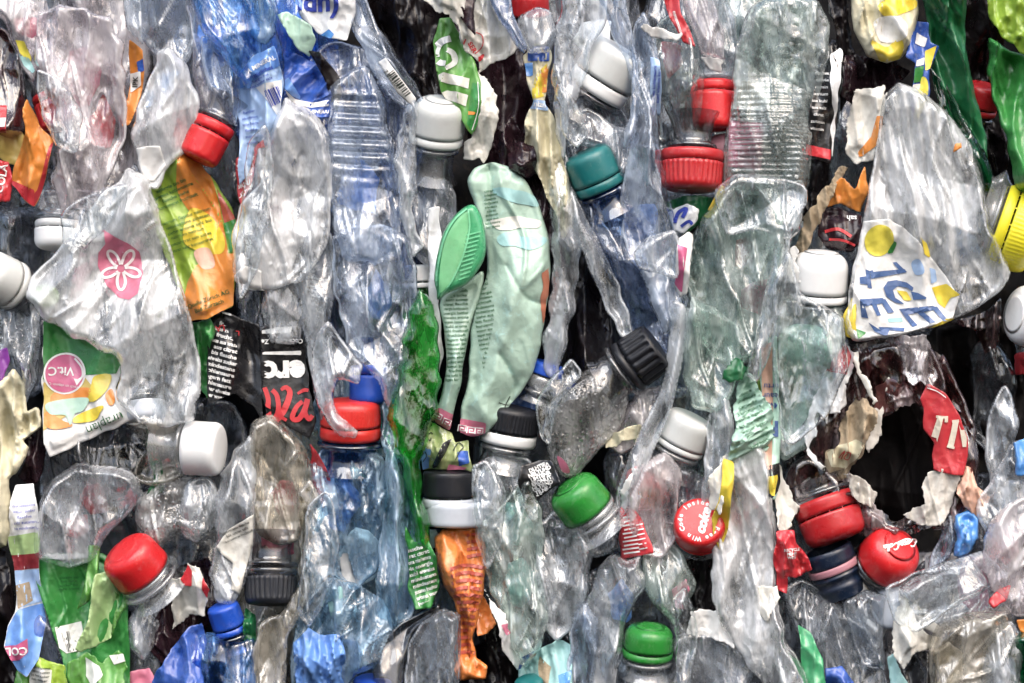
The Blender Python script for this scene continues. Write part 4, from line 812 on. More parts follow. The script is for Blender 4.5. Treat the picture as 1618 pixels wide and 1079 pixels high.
def key_band(on, poly, spots):
    b_ = patch(t, 'band', poly, PINKP, 3, on=on); it = []
    for (x, y, a) in spots:
        c_, s_ = math.cos(math.radians(a)), -math.sin(math.radians(a))
        pts = [(-6, 5), (-6, -5), (6, -5), (6, 3), (-2, 3), (-2, -1), (3, -1)]
        it.append((ribbonF([(x + p * c_ - q * s_, y + p * s_ + q * c_) for p, q in pts], 1.7, sm=False), 0))
    marks(t, 'key_pattern', it, [INKW], 5, par=b_, on=on)
key_band(panel_s, [(680, 648), (696, 644), (722, 658), (714, 684), (684, 668)], [(692, 658, -24), (706, 667, -24)])
key_band(main_s, [(722, 660), (768, 668), (766, 694), (744, 698), (720, 688)], [(730, 677, -8), (744, 680, -8), (757, 681, -4)])

# ornate lower piece
t = sheet('ornate_label', 'ornate patterned label ends in green, gold and blue below the pink border', 'label', [(684, 668), (712, 684), (720, 700), (740, 694), (742, 720), (748, 744), (706, 742), (668, 744), (664, 720), (676, 690)], 52, solidm('olive_pattern', (.30, .36, .16), .45, dirt=.5, dcol=(.03, .05, .03), wear=.5), amp=10, cell=26, fold=24)
patch(t, 'print', [(664, 704), (680, 710), (678, 740), (666, 744)], BLUEM, 1.5, wob=2); patch(t, 'print', [(722, 716), (740, 712), (742, 732), (726, 736)], BLUEF, 1.5, wob=2); patch(t, 'print', [(708, 734), (738, 738), (732, 744), (704, 742)], PINKP, 1.8, wob=2); patch(t, 'gap', [(700, 700), (714, 692), (704, 716), (690, 738), (680, 742), (690, 720)], BLACKF, 2)  # the black patch paints the shade of a gap between label ends
it = [ribbonF([(680 + r * math.cos(a * .7) * .5, 692 + r * math.sin(a * .7)) for a, r in ((k, 1.5 + k) for k in range(9))], 1.6), ribbonF([(716, 712), (724, 700), (732, 706), (726, 714), (720, 726)], 1.6), ribbonF([(670, 712), (674, 720), (668, 730)], 1.3)]
marks(t, 'scrollwork', [(v, 0) for v in it], [INK], 2.4)
put_cap(bottle('translucent bottle neck with black band and grey double ring over the orange foil', [(680, 836), (760, 832), (770, 850), (740, 866), (690, 860)], -16, GREY, T=12, amp=6), 712, 762, 30, 44, 40, 90, 4, C_BLACK, ring=C_FROST, ringH=16, dome=.06)
t = thing('bottle_ring', 'wide frosted grey ring under the black band above the orange foil', 'ring', 722, 806, 24)
V, F = lathe(densify([(44, -22), (52, -20), (54, -16), (54, 12), (51, 17), (46, 18)], 4), 96); link('ring_band', orient(V, 722, 808, 24, 90, 4), F, C_FROST, t.h0, t.o, t.root)
# green scoop
t = bottle('sea green folded measuring scoop with ribbed side on the mint container', [(690, 460), (686, 436), (696, 380), (712, 348), (736, 326), (752, 326), (764, 352), (768, 392), (760, 420), (736, 450), (706, 464), (692, 474)], 82, SCOOP, T=12, amp=2, sm=True, grow=0, planes=0, name='measuring_scoop', cat='scoop', wob=0, edge=10)
patch(t, 'hollow', [(694, 450), (700, 392), (716, 356), (738, 334), (740, 360), (732, 400), (716, 440), (698, 462)], solidm('pale_sea_green_plastic', (.16, .46, .22), .35, bump=.1, coat=.5), 1.2, sm=True)
marks(t, 'side_ribs', [(ribbonF([(737 + (760 - 737) * 0 - k * 1.2, 372 + k * 7), (760 - k * 1.8, 366 + k * 7)], 2.2, sm=False), 0) for k in range(11)], [solidm('side_rib_green', (.14, .50, .26), .3, bump=0)], 2.6)
marks(t, 'edge_rim', [(ribbonF([(692, 470), (690, 436), (700, 384), (716, 350), (738, 330)], 3), 0), (ribbonF([(740, 332), (742, 362), (732, 404), (714, 444), (696, 468)], 2.6), 0)], [solidm('rim_green', (.18, .55, .30), .25, bump=0)], 3.2)
# green bottle
t = bottle('long bright green wet bottle squeezed left of the mint container', [(646, 500), (664, 470), (688, 500), (694, 600), (690, 650), (676, 690), (664, 730), (666, 780), (680, 820), (676, 860), (656, 850), (648, 800), (638, 740), (622, 700), (614, 650), (628, 600)], 62, GREEN, T=24, amp=8, cell=100, fold=100, wm=.4, planes=2, slope=.15, wob=3)
t = sheet('green_label', 'dark green label with curved rows of white text below the bright green bottle', 'label', [(640, 830), (656, 856), (676, 850), (690, 880), (694, 930), (680, 960), (656, 962), (646, 930), (644, 880)], 66, GFOIL, amp=10, cell=20, fold=24)
marks(t, 'lettering', smalltext(668, 908, 42, 10, 9.5, 8.5, 18, 51, .03), [INKW], 2.4, clip=[(642, 850), (690, 860), (692, 940), (660, 960), (646, 930)])
sheet('paper_scrap', 'small bright white paper scrap between green bottle and orange foil', 'paper', [(672, 834), (690, 836), (688, 862), (680, 872), (676, 856)], 20, WHITE, amp=4)
# orange foil
t = sheet('orange_foil', 'twisted orange foil wrapper with dull red stripes under the frosted ring', 'wrapper', [(686, 850), (698, 836), (756, 834), (767, 880), (765, 930), (757, 970), (748, 1010), (752, 1040), (770, 1052), (766, 1072), (726, 1076), (722, 1030), (724, 980), (718, 950), (702, 926), (690, 890)], 46, ORSTR, amp=12, cell=30, fold=24, T=16, planes=3, slope=.2, cuts=(([(716, 845), (730, 880), (724, 930), (734, 990), (742, 1040)], 4, 16), ([(748, 840), (744, 900), (750, 960)], 3, 10)))
marks(t, 'stripes', [(ribbonF([(712 + (k % 3), 896 + k * 11.5), (738, 892 + k * 11.5), (766, 897 + k * 11.5)], 5.4), 0) for k in range(13)] + [(ribbonF([(738, 846 + k * 11), (768, 841 + k * 11)], 5, sm=False), 0) for k in range(4)], [RUST], 2.6)
sheet('foil_scrap', 'loose orange red foil flap to the right of the striped orange foil', 'wrapper', [(758, 930), (774, 960), (782, 986), (770, 1000), (756, 1004), (752, 980)], 34, ORSTR, amp=12)
# curved dark lids
bottle('smoky bottle base edge curving like a lid right of the light blue bottle end', [(694, 956), (660, 972), (626, 990), (600, 1020), (590, 1060), (600, 1100), (640, 1100), (640, 1050), (652, 1000), (690, 972)], 50, NECKD, T=14, amp=5, wob=1)
bottle('second smoky rounded bottle base beside the orange foil at the bottom edge', [(726, 972), (700, 964), (668, 984), (646, 1020), (640, 1100), (722, 1100), (726, 1030)], 60, GREY, T=22, amp=7, wob=1)
sheet('film_and_shade_sheet', 'black sheet painted as shade in the hollow behind the striped orange foil', 'film', [(730, 980), (790, 960), (840, 1000), (840, 1100), (720, 1100)], -20, BLACKW, amp=18)  # black colour stands in for the unlit gap here
# centre-right column: bottles under the black cap with white ring
t = bottle('clear bottle with a black ribbed cap and white ring right of the pink border', [(744, 772), (760, 730), (800, 720), (838, 728), (846, 760), (826, 800), (790, 840), (756, 836)], 34, CLEAR, T=24, amp=18)
put_cap(t, 808, 662, 16, 45, 40, 80, 6, C_BLACK, ring=C_WHITE, ringH=18, ribs=44, rd=1.8, neck=NECK, neckL=44, nr=.86)
bottle('long clear bottle with thin folds right of the striped orange foil', [(756, 826), (790, 810), (812, 780), (836, 760), (850, 800), (860, 850), (850, 910), (868, 960), (850, 1020), (826, 1050), (800, 1000), (780, 940), (764, 880)], 50, AQUA, T=20, amp=20, wob=3)
bottle('clear crumpled bottle in the middle below the green dented cap', [(850, 830), (880, 810), (914, 826), (936, 860), (930, 920), (910, 980), (880, 1010), (856, 980), (846, 910)], 42, CLEAR, T=22, amp=22, wob=3)
t = sheet('torn_label', 'white label corner with coloured edge at the bottom beside the black hollow', 'label', [(766, 930), (790, 962), (806, 1000), (834, 1010), (846, 1030), (818, 1062), (796, 1030), (790, 1000)], 56, WHITE, amp=8, sm=False); patch(t, 'print', [(792, 986), (806, 984), (812, 996), (800, 1004)], PINKP, 1.5); patch(t, 'print', [(824, 1040), (846, 1028), (836, 1056), (818, 1062)], NAVYF, 1.5)
t = sheet('label_scrap', 'crumpled scrap of teal, beige and blue film at the bottom edge in the middle', 'film', [(820, 1060), (846, 1030), (880, 1010), (904, 1020), (906, 1100), (816, 1100)], 40, AQUAP, amp=16, cell=22, fold=22)
patch(t, 'print', [(852, 1040), (870, 1050), (866, 1080), (850, 1100)], TAN, 1.6, wob=3); patch(t, 'print', [(882, 1062), (902, 1058), (900, 1090), (884, 1090)], SKY, 1.6, wob=2)
loose_cap('teal cap almost hidden at the bottom edge near the white label', 838, 1082, 42, 26, 22, 100, 20, C_TEAL)
# mixed label column right of mint
t = sheet('strip_label', 'torn multicoloured label strip with blue top and beige lower part', 'label', [(826, 90), (846, 66), (868, 70), (868, 110), (862, 160), (876, 180), (884, 230), (900, 290), (908, 350), (890, 380), (872, 330), (850, 270), (828, 230), (826, 200), (842, 160)], 50, CREAM, amp=16, cell=26, fold=22, wob=3)
patch(t, 'print', [(834, 74), (868, 70), (868, 96), (834, 96)], BLUEF, 1.5); patch(t, 'print', [(826, 100), (842, 98), (842, 120), (828, 120)], SKY, 1.6); patch(t, 'print', [(844, 122), (866, 96), (862, 152), (840, 158)], YELF, 1.6, wob=2); patch(t, 'print', [(856, 110), (866, 104), (864, 146), (856, 146)], ORF, 2, wob=1); patch(t, 'print', [(838, 158), (868, 160), (866, 176), (838, 172)], BLUEP, 1.8)
marks(t, 'lettering', [(place(textF('anizm', 12, .03), 852, 166, -6), 0)], [INKW], 3.4); patch(t, 'print', [(828, 232), (840, 236), (846, 254), (834, 252)], BLUEF, 1.8, sm=True)
bottle('round clear bottle lobe above the multicoloured torn label strip', [(820, 26), (846, 12), (872, 20), (880, 50), (866, 80), (838, 84), (822, 60)], 58, CLEAR, T=18, amp=9)
loose_cap('dim red cap at the top edge above the multicoloured label strip', 836, 4, -30, 32, 36, 90, 20, C_DKRED)
bottle('long narrow clear bottle with vertical folds right of the mint container', [(870, 190), (888, 220), (900, 280), (914, 340), (916, 400), (908, 470), (896, 530), (880, 590), (862, 580), (858, 540), (868, 490), (874, 430), (872, 370), (866, 290)], 46, CLEAR, T=18, amp=14, wob=3)
t = bottle('clear bottle neck with a blue ring right of the mint container bottom', [(830, 600), (880, 606), (876, 640), (850, 650), (826, 640)], -6, GREY, T=16, amp=6)
put_cap(t, 864, 582, 18, 28, 20, 72, 6, C_BLUE, ring=NECK, ringH=20, neck=NECK, neckL=24)
sheet('foil_scrap', 'navy blue film triangle between mint container and black ribbed cap', 'film', [(836, 606), (846, 610), (850, 650), (810, 656), (800, 642)], 6, NAVYF, amp=8)
# ================================================================== right third of the bale
# large white cap and its clear bottle
t = bottle('clear bottle with a large white ringed cap tilted up to the right under clear folds', [(886, 170), (930, 150), (980, 170), (1004, 230), (990, 270), (950, 290), (900, 260), (880, 220)], 0, GREY, T=22, amp=16)
put_cap(t, 968, 102, 16, 50, 56, 57, 10, C_CREAM, ring=C_WHITE, ringH=22, gap=3, neck=NECKD, neckL=50)
marks_t = None
bottle('loose clear bottle folds hanging down over the large white ringed cap', [(900, -40), (950, -40), (960, 30), (935, 70), (925, 120), (900, 180), (892, 250), (880, 200), (874, 120), (880, 50)], 64, CLEAR, T=14, amp=16)
bottle('clear bottle corner folded over the right side of the large white ringed cap', [(930, -40), (980, -40), (1000, 60), (1012, 140), (1006, 200), (980, 240), (1000, 130), (970, 60)], 60, BLUISH, T=12, amp=12)
bottle('smoky crumpled bottle belly between the large white cap and the teal cap', [(890, 190), (930, 170), (970, 200), (1010, 210), (1000, 260), (980, 300), (960, 240), (920, 228), (890, 236)], 40, GREY, T=16, amp=16)
# teal
t = bottle('bluish clear crushed bottle with a teal cap', [(905, 320), (940, 310), (985, 290), (1000, 330), (1050, 370), (1070, 430), (1060, 500), (1060, 560), (1020, 540), (990, 500), (970, 430), (930, 370)], 24, NAVYISH, T=26, amp=26, ang=120)
put_cap(t, 934, 262, 40, 41, 48, 115, 10, C_TEAL, ring=C_TEAL, ringH=15, neck=NECKB, neckL=44, gap=2)
bottle('bluish clear folded bottle hanging between the teal cap and the red ribbed cap', [(1000, 60), (1020, 30), (1040, 90), (1036, 180), (1046, 260), (1060, 330), (1072, 420), (1074, 480), (1050, 520), (1020, 440), (990, 390), (984, 300), (1000, 200)], 60, BLUISH, T=14, amp=20, wob=3)
bottle('clear bottle edge strip curving along the left side of the hollow above the black cap', [(904, 300), (930, 350), (960, 410), (984, 470), (1000, 520), (980, 530), (950, 470), (922, 400), (900, 350)], 50, CLEAR, T=10, amp=12)
t = sheet('label_strip', 'narrow blue printed label strip inside clear film above the teal cap bottle', 'label', [(1026, 90), (1042, 96), (1046, 140), (1044, 180), (1030, 180)], 70, BLUEP, amp=6); marks(t, 'lettering', smalltext(1037, 135, 60, 2, 7, 6.5, 88, 61, .02), [INKB], 2)
bottle('long clear folded rim running from the black cap down to the lower label', [(1062, 470), (1088, 486), (1082, 560), (1064, 640), (1026, 730), (996, 800), (972, 834), (974, 770), (1006, 690), (1046, 610), (1056, 540)], 66, CLEAR, T=9, amp=7, grow=0, edge=5, wob=1)
sheet('black_film_and_shade', 'black sheet painted as shade in the hollow left of the bluish bottle', 'film', [(900, 330), (920, 380), (960, 430), (990, 500), (980, 560), (930, 600), (890, 600), (900, 500), (916, 420)], -40, BLACKW, amp=26, cell=50, fold=50)  # dark cavity painted as a black sheet
# upper red caps
t = bottle('clear bottle with water drops and a red ribbed cap pointing down', [(1040, 40), (1062, 26), (1098, 60), (1112, 120), (1110, 180), (1092, 210), (1066, 200), (1046, 150), (1034, 90)], 30, DROPS, T=24, amp=14)
put_cap(t, 1092, 280, 46, 50, 44, -92, 6, C_DKRED, ring=C_DKRED, ringH=17, ribs=34, rd=2.2, neck=NECKD, neckL=62, nr=.66, gap=2)
t = bottle('clear bottle with a smooth red cap hanging down behind the red ribbed cap', [(1096, -40), (1130, -40), (1160, 30), (1170, 90), (1160, 118), (1110, 118), (1096, 60)], 16, CLEAR, T=22, amp=16)
put_cap(t, 1128, 176, 12, 35, 58, -90, 8, C_RED, ring=C_RED, ringH=16, neck=NECK, neckL=30, gap=2)
marks(t, 'dark_gap', [], [INK]) if False else None
sheet('paper_scrap', 'small torn white paper flap above the smooth red cap', 'paper', [(1106, 90), (1142, 92), (1138, 114), (1128, 112), (1120, 104)], 44, WHITE, amp=5, sm=False)
sheet('paper_scrap', 'torn white label edge lying across the folds right of the large white cap', 'paper', [(1008, 46), (1018, 38), (1050, 46), (1078, 56), (1070, 66), (1040, 60)], 66, WHITE, amp=5, sm=False)
t = sheet('red_label', 'red label with dotted white edge at the top between two clear bottles', 'label', [(1040, -30), (1070, -30), (1076, 20), (1092, 56), (1098, 74), (1078, 66), (1060, 30)], 60, REDF, amp=8); marks(t, 'dotted_edge', [(place(textF('ooooooooo', 8, .02), 1071, 36, -72), 0)], [INKW], 2)
bottle('pale bottle skin with light pink tint at the top right of the red dotted label', [(1080, -40), (1116, -40), (1140, 40), (1146, 90), (1110, 86), (1096, 50), (1080, 10)], 44, PINKY, T=16, amp=14)
loose_cap('blurred pale pink cap between the two bright red caps', 1146, 236, 0, 26, 24, 10, 30, C_PINK)
# wet grey bottle
t = bottle('big wet grey green bottle with barcode and rows of ridges', [(1186, 20), (1212, 4), (1250, 0), (1290, 10), (1306, 40), (1304, 100), (1290, 160), (1280, 220), (1276, 280), (1262, 300), (1200, 300), (1150, 288), (1146, 240), (1160, 170), (1164, 100), (1172, 60)], 48, DROPS, T=28, amp=12, ribs=((90, 9, 2.2, 1215, 220, 85),), cell=80)
patch(t, 'barcode_field', [(1162, 126), (1216, 130), (1214, 176), (1158, 172)], WHITE, -5); marks(t, 'barcode', barcode(1184, 150, 38, 42, -4, 7, n=20), [GREYP], -3.6)
marks(t, 'lettering', smalltext(1205, 214, 90, 9, 9, 6, -2, 62), [INK], 1.4)
patch(t, 'faded_print', [(1152, 190), (1204, 196), (1200, 270), (1150, 264)], PINKP, -7)
t = bottle('long greenish clear crumpled bottle below the wet grey bottle', [(1150, 300), (1190, 290), (1230, 300), (1256, 340), (1240, 400), (1226, 460), (1206, 520), (1190, 560), (1164, 570), (1120, 560), (1094, 500), (1088, 430), (1104, 370), (1130, 320)], 46, AQUA, T=26, amp=24, wob=3)
bottle('greenish clear bottle lobe above the pale grey cap', [(1090, 470), (1130, 490), (1166, 520), (1170, 580), (1150, 630), (1130, 650), (1096, 640), (1082, 590), (1080, 530)], 60, AQUA, T=20, amp=20)
bottle('slim clear bottle fold along the right side of the greenish bottle', [(1226, 300), (1270, 290), (1268, 340), (1244, 400), (1230, 470), (1214, 540), (1200, 540), (1210, 460), (1224, 390)], 60, CLEAR, T=14, amp=12)
sheet('foil_scrap', 'dark green and blue wrapper corner under the red ribbed cap', 'wrapper', [(1056, 318), (1080, 308), (1124, 312), (1128, 328), (1110, 350), (1084, 372), (1066, 364), (1058, 340)], 40, GDARK, amp=8)
t = sheet('label_scrap', 'white scrap with blue letters right under the red ribbed cap', 'label', [(1056, 334), (1084, 322), (1106, 330), (1100, 350), (1080, 368), (1064, 362)], 54, WFOIL, amp=5); marks(t, 'blue_shape', [(ribbonF([(1066, 352), (1072, 336), (1084, 330), (1078, 344)], 6), 0), (ribbonF([(1076, 358), (1088, 350), (1094, 358), (1086, 366)], 5), 0)], [INKB], 2)
sheet('foil_strip', 'yellow green foil strip beside the red ribbed cap', 'wrapper', [(1136, 292), (1148, 296), (1140, 330), (1122, 346), (1112, 344), (1126, 318)], 48, YELF, amp=5)
t = sheet('label_scrap', 'white label piece with magenta print on the bluish clear bottle', 'label', [(1070, 380), (1088, 366), (1096, 372), (1090, 420), (1086, 466), (1076, 472), (1066, 450)], 76, WHITE, amp=5, sm=False); patch(t, 'print', [(1070, 386), (1086, 392), (1080, 430), (1078, 464), (1066, 448), (1072, 424)], PINKF, 1.5)
bottle('small clear crinkled bottle piece over the white and magenta label', [(1000, 400), (1030, 372), (1064, 364), (1074, 390), (1070, 440), (1040, 430), (1010, 424)], 84, CLEAR, T=10, amp=12)
# black coarse cap and beaded bottle
t = bottle('cloudy beaded bottle with a black coarse ribbed cap', [(866, 640), (896, 604), (930, 584), (966, 566), (986, 590), (992, 626), (984, 668), (960, 700), (930, 732), (912, 752), (884, 748), (866, 716), (860, 676)], 44, FOAMY, T=34, amp=8, sm=True, grow=0, edge=40)
patch(t, 'red_stain', [(880, 720), (894, 730), (900, 746), (888, 744)], PINKP, 1, sm=True)
put_cap(t, 1020, 560, 50, 43, 48, 35, 8, C_BLACK, ring=C_BLACK, ringH=12, ribs=18, rd=4.5, sharp=2.4, neck=NECKD, neckL=44, nr=.9, dome=.1)
bottle('clear bottle wedge with reddish tint under the black coarse cap', [(984, 650), (1010, 620), (1040, 610), (1060, 590), (1050, 640), (1010, 700), (984, 716), (966, 704)], 26, PINKY, T=16, amp=14)
sheet('paper_scrap', 'dirty cream twisted scrap right of the cloudy beaded bottle', 'paper', [(960, 690), (984, 676), (1012, 672), (1004, 692), (980, 700), (974, 706), (958, 704)], 58, CREAM, amp=8)
t = sheet('black_label', 'small black label with dense white strokes left of the green dented cap', 'label', [(824, 736), (850, 726), (872, 728), (880, 748), (886, 762), (862, 780), (838, 800), (828, 792), (818, 762)], 58, BLACKF, amp=5, sm=False)
marks(t, 'lettering', [(place(textF(s_, 8.4, .05), 851 + k * 1.6, 738 + k * 7.2, 24), 0) for k, s_ in enumerate(('DLHTIER', 'NELTUHD', 'LIHTENR', 'ERDNLIT', 'HLTIEND', 'TILNEH', 'DELHIT'))], [INKW], 2, clip=[(826, 738), (850, 728), (870, 730), (884, 760), (860, 778), (838, 796), (822, 762)])
t = bottle('crushed clear bottle neck carrying a green dented cap', [(940, 830), (966, 800), (980, 820), (972, 870), (940, 880), (920, 850)], 26, GREY, T=14, amp=12)
put_cap(t, 913, 785, 56, 45, 52, 127, 16, C_GREEN, ring=NECK, ringH=8, dome=.24, dent=.02, neck=NECK, neckL=30, nr=.92)
bottle('smoky shards of clear bottle in the dark hollow right of the green dented cap', [(960, 720), (984, 710), (1000, 740), (990, 800), (966, 790), (956, 750)], 10, DKGREY, T=14, amp=14)
# pale grey cap
t = bottle('clear bottle with a pale grey smooth cap under the greenish lobe', [(1026, 740), (1060, 730), (1096, 740), (1100, 790), (1080, 830), (1040, 824), (1024, 780)], 10, GREY, T=22, amp=10)
put_cap(t, 1084, 678, 32, 41, 46, 64, 12, C_CREAM, ring=C_CREAM, ringH=9, gap=1.5, neck=NECK, neckL=44, nr=.85)
bottle('clear folded skin between the pale grey cap and the green white paper column', [(1120, 650), (1150, 620), (1160, 680), (1156, 740), (1130, 800), (1104, 820), (1112, 750), (1116, 700)], 62, CLEAR, T=12, amp=14)
# red orange cap and striped label
t = bottle('clear bottle skin wrapped over the red cap with the orange disc', [(990, 780), (1010, 740), (1050, 716), (1076, 740), (1070, 790), (1066, 850), (1044, 880), (1010, 870), (990, 830)], 54, PINKY, T=12, amp=14)
t = thing('capped_bottle', 'bottle end with a red cap with an orange inner disc under pinkish film', 'cap', 1022, 770, 26)
V, F = lathe(densify([(28, 22), (33, 20), (34, -20), (32, -24), (28, -24)], 4), 90); V2 = orient(V, 1020, 772, 24, -82, 42); wall = link('cap_wall', V2, F, C_RED, t.h0, t.o, t.root)
V, F = lathe(densify([(0.01, 19), (28.5, 19), (28.5, 16)], 6), 60); V3 = orient(V, 1020, 772, 24, -82, 42); link('disc', V3, F, C_ORANGE, t.h0, t.o, t.root)
t = sheet('red_label', 'red label with comb of white bars below the orange disc cap', 'label', [(980, 800), (1006, 806), (1016, 824), (1026, 850), (1032, 872), (984, 886), (978, 850)], 64, REDB, amp=6, sm=False)
marks(t, 'white_bars', [(ribbonF([(984 + (k % 2) * 2, 818 + k * 6.4), (1000 + k * 1.2 , 815 + k * 6.2)], 2.6, sm=False), 0) for k in range(10)] + [(ribbonF([(1004 + k * .9, 822 + k * 7.6), (1014 + k * 1.4, 820 + k * 7.4)], 2, sm=False), 0) for k in range(7)], [INKW], 2)
sheet('paper_scrap', 'white curled label edge between the orange disc cap and the striped red label', 'paper', [(980, 780), (1000, 736), (1004, 744), (990, 786), (1002, 808), (1012, 824), (1004, 830), (984, 806)], 72, WHITE, amp=5)
from mathutils.bvhtree import BVHTree
class OnMesh:
    """gives the height of a finished part's front at a point, for print that follows it"""
    def __init__(s, o, t):
        k = (D - t.h0) / D; s.k = k; O = conv([t.o], t.h0)[0]; s.b = BVHTree.FromPolygons([tuple(Vector(v.co) + Vector(O)) for v in o.data.vertices], [list(p.vertices) for p in o.data.polygons]); s.last = 60
    def height(s, x, y):
        x = np.atleast_1d(x); y = np.atleast_1d(y); out = np.zeros(len(x))
        for i in range(len(x)):
            h = s.b.ray_cast(Vector(((x[i] - 809) * S * s.k, -1, (539.5 - y[i]) * S * s.k)), Vector((0, 1, 0)))
            out[i] = -h[0].y / S if h[0] is not None else s.last
            s.last = out[i]
        return out
# coke cap
t = bottle('clear bottle neck lying under the flat red cap with coke lettering', [(1060, 760), (1090, 740), (1120, 760), (1126, 800), (1080, 810), (1058, 800)], 4, GREY, T=16, amp=8)
cp = put_cap(t, 1103, 826, 62, 42, 34, 100, 66, C_RED, ring=C_RED, ringH=8, dome=.12, neck=NECK, neckL=20)
def disc_text(t, par, x, y, r_, label='lettering', fn=None, h=66, sq=1.0): pass
class Flat:
    def __init__(s, h, gx=0, gy=0, cx=0, cy=0): s.h, s.gx, s.gy, s.cx, s.cy = h, gx, gy, cx, cy
    def height(s, x, y): return s.h + s.gx * (np.asarray(x) - s.cx) + s.gy * (np.asarray(y) - s.cy)
def plane_for(cx, cy, h, R, H, az_, tilt):
    a, tt = math.radians(az_), math.radians(tilt); wv = (math.cos(a) * math.cos(tt), math.sin(a) * math.cos(tt), math.sin(tt))
    top = H / 2 + R * .03; X0, Y0, Z0 = cx + wv[0] * top, cy - wv[1] * top, h + wv[2] * top
    return Flat(Z0, -wv[0] / wv[2], wv[1] / wv[2], X0, Y0), X0, Y0
pl, X0, Y0 = plane_for(1103, 826, 62, 42, 34, 100, 66)
it = [(place(textF('coke', 21, .05, .2), X0 + 6, Y0, 72), 0)]
ARC = 'Free Win Code Inside '
for k, ch in enumerate(ARC):
    a_ = math.radians(-25 - k * 14.2); rr = 30
    if ch != ' ': it.append((place(textF(ch, 10, .03), X0 + rr * math.cos(a_) , Y0 - rr * math.sin(a_) * .93, math.degrees(a_) - 90), 0))
marks(t, 'cap_lettering', it, [INKW], 1.2, on=OnMesh(cp, t), par=cp)
# coca-cola cap
t = bottle('dark crushed bottle end behind the red cap with white script', [(1350, 880), (1380, 900), (1440, 910), (1460, 880), (1450, 930), (1400, 950), (1350, 930)], -6, DKGREY, T=16, amp=10)
cp = put_cap(t, 1404, 872, 44, 47, 50, 52, 46, C_RED, ring=NECKD, ringH=8, dome=.3, dent=.01, neck=NECKD, neckL=24)
SCR = [[(38, 24), (30, 31), (14, 28), (5, 12), (12, 0), (26, -1), (36, 8)], [(48, 14), (41, 8), (46, 0), (55, 3), (56, 12), (48, 14), (62, 14)], [(76, 14), (68, 15), (63, 6), (68, 0), (77, 4)], [(92, 14), (84, 15), (80, 6), (85, 0), (92, 6), (93, 14), (93, 2), (98, 1)], [(99, 8), (106, 8)], [(134, 24), (126, 31), (112, 26), (107, 10), (114, 0), (126, 1), (134, 8)], [(146, 14), (139, 8), (144, 0), (153, 3), (154, 12), (146, 14)], [(160, 4), (168, 26), (163, 31), (160, 14), (164, 0), (170, 3)], [(184, 14), (176, 14), (172, 5), (178, 0), (185, 7), (186, 14), (186, 2), (192, 2)], [(28, -2), (60, -10), (100, -4), (110, -3)]]
def script(cx, cy, s_, ang, wd):
    out = []; a = math.radians(ang); c_, s2 = math.cos(a), math.sin(a)
    for st in SCR:
        pts = [((x - 98) * s_ + (y - 12) * s_ * .25, (y - 12) * s_) for x, y in st]
        out.append((ribbonF([(cx + x * c_ - y * s2, cy - (x * s2 + y * c_)) for x, y in pts], [wd * .7, wd * 1.3, wd * .8]), 0))
    return out
marks(t, 'script', script(1415, 857, .30, 188, 2.2), [INKW], 1.5, on=OnMesh(cp, t), par=cp)
# green-white paper column
t = bottle('tall bright clear bottle column with white crumpled inside in the lower right middle', [(1160, 720), (1190, 700), (1216, 740), (1222, 800), (1226, 880), (1224, 940), (1240, 1000), (1270, 1060), (1290, 1100), (1230, 1100), (1180, 1040), (1140, 980), (1126, 920), (1132, 850), (1144, 790)], 66, MILKY, T=22, amp=22, wob=3)
t = sheet('torn_label', 'pale green ruffled paper label above the tall bright bottle column', 'label', [(1176, 590), (1196, 600), (1210, 620), (1222, 660), (1220, 710), (1200, 730), (1160, 740), (1150, 780), (1130, 770), (1146, 730), (1160, 690), (1158, 640)], 72, MINTP, amp=12, cell=14, fold=13, sm=False, wob=3, ang=30)
marks(t, 'lettering', smalltext(1190, 670, 46, 12, 9, 7, 24, 71), [INKG], 1.6, clip=[(1170, 600), (1200, 610), (1218, 660), (1216, 710), (1170, 726), (1164, 680)])
sheet('foil_strip', 'yellow lime foil strip beside the flat red cap with coke lettering', 'wrapper', [(1142, 722), (1160, 730), (1156, 780), (1150, 840), (1140, 868), (1128, 850), (1124, 820), (1136, 790)], 92, YELF, amp=10, wob=2, sm=False)
sheet('torn_paper', 'torn white ruffled paper on the yellow lime foil strip', 'paper', [(1130, 740), (1150, 716), (1158, 736), (1148, 752), (1142, 780), (1138, 816), (1120, 800), (1118, 766)], 96, DIRTYW, amp=10, wob=3, sm=False)
sheet('paper_scrap', 'white squarish paper scrap at the bottom above the clear curved bottle', 'paper', [(1090, 966), (1108, 960), (1130, 964), (1138, 984), (1160, 1010), (1160, 1024), (1120, 1008), (1086, 1004)], 60, WHITE, amp=7, sm=False, wob=2)
sheet('paper_scrap', 'torn white paper scrap left of the crumpled red label at lower right', 'paper', [(1196, 930), (1226, 926), (1236, 946), (1220, 960), (1212, 980), (1196, 966)], 84, DIRTYW, amp=7, sm=False, wob=3)
t = sheet('label_strip', 'long narrow salmon and blue label strip with upside down blue words', 'label', [(1200, 540), (1226, 530), (1230, 600), (1232, 700), (1234, 760), (1220, 790), (1206, 780), (1206, 700), (1204, 620)], 62, MINTP, amp=7, sm=False)
patch(t, 'print', [(1203, 546), (1220, 540), (1222, 640), (1218, 740), (1207, 742), (1206, 640)], PEACH, 1.2); patch(t, 'print', [(1208, 736), (1234, 730), (1233, 770), (1216, 788), (1207, 776)], BLACKF, 1.4); patch(t, 'print', [(1214, 752), (1226, 748), (1222, 786), (1214, 780)], YELF, 2.2, wob=2)
marks(t, 'lettering', [(place(textF('urtu', 13, .01), 1219, 610, 180), 0), (place(textF('eaur', 13, .01), 1218, 625, 180), 0), (place(textF('MwN', 13, .01), 1218, 640, 180), 0), (place(textF('P', 34, .03), 1222, 676, 180), 0)], [NAVYF], 3)
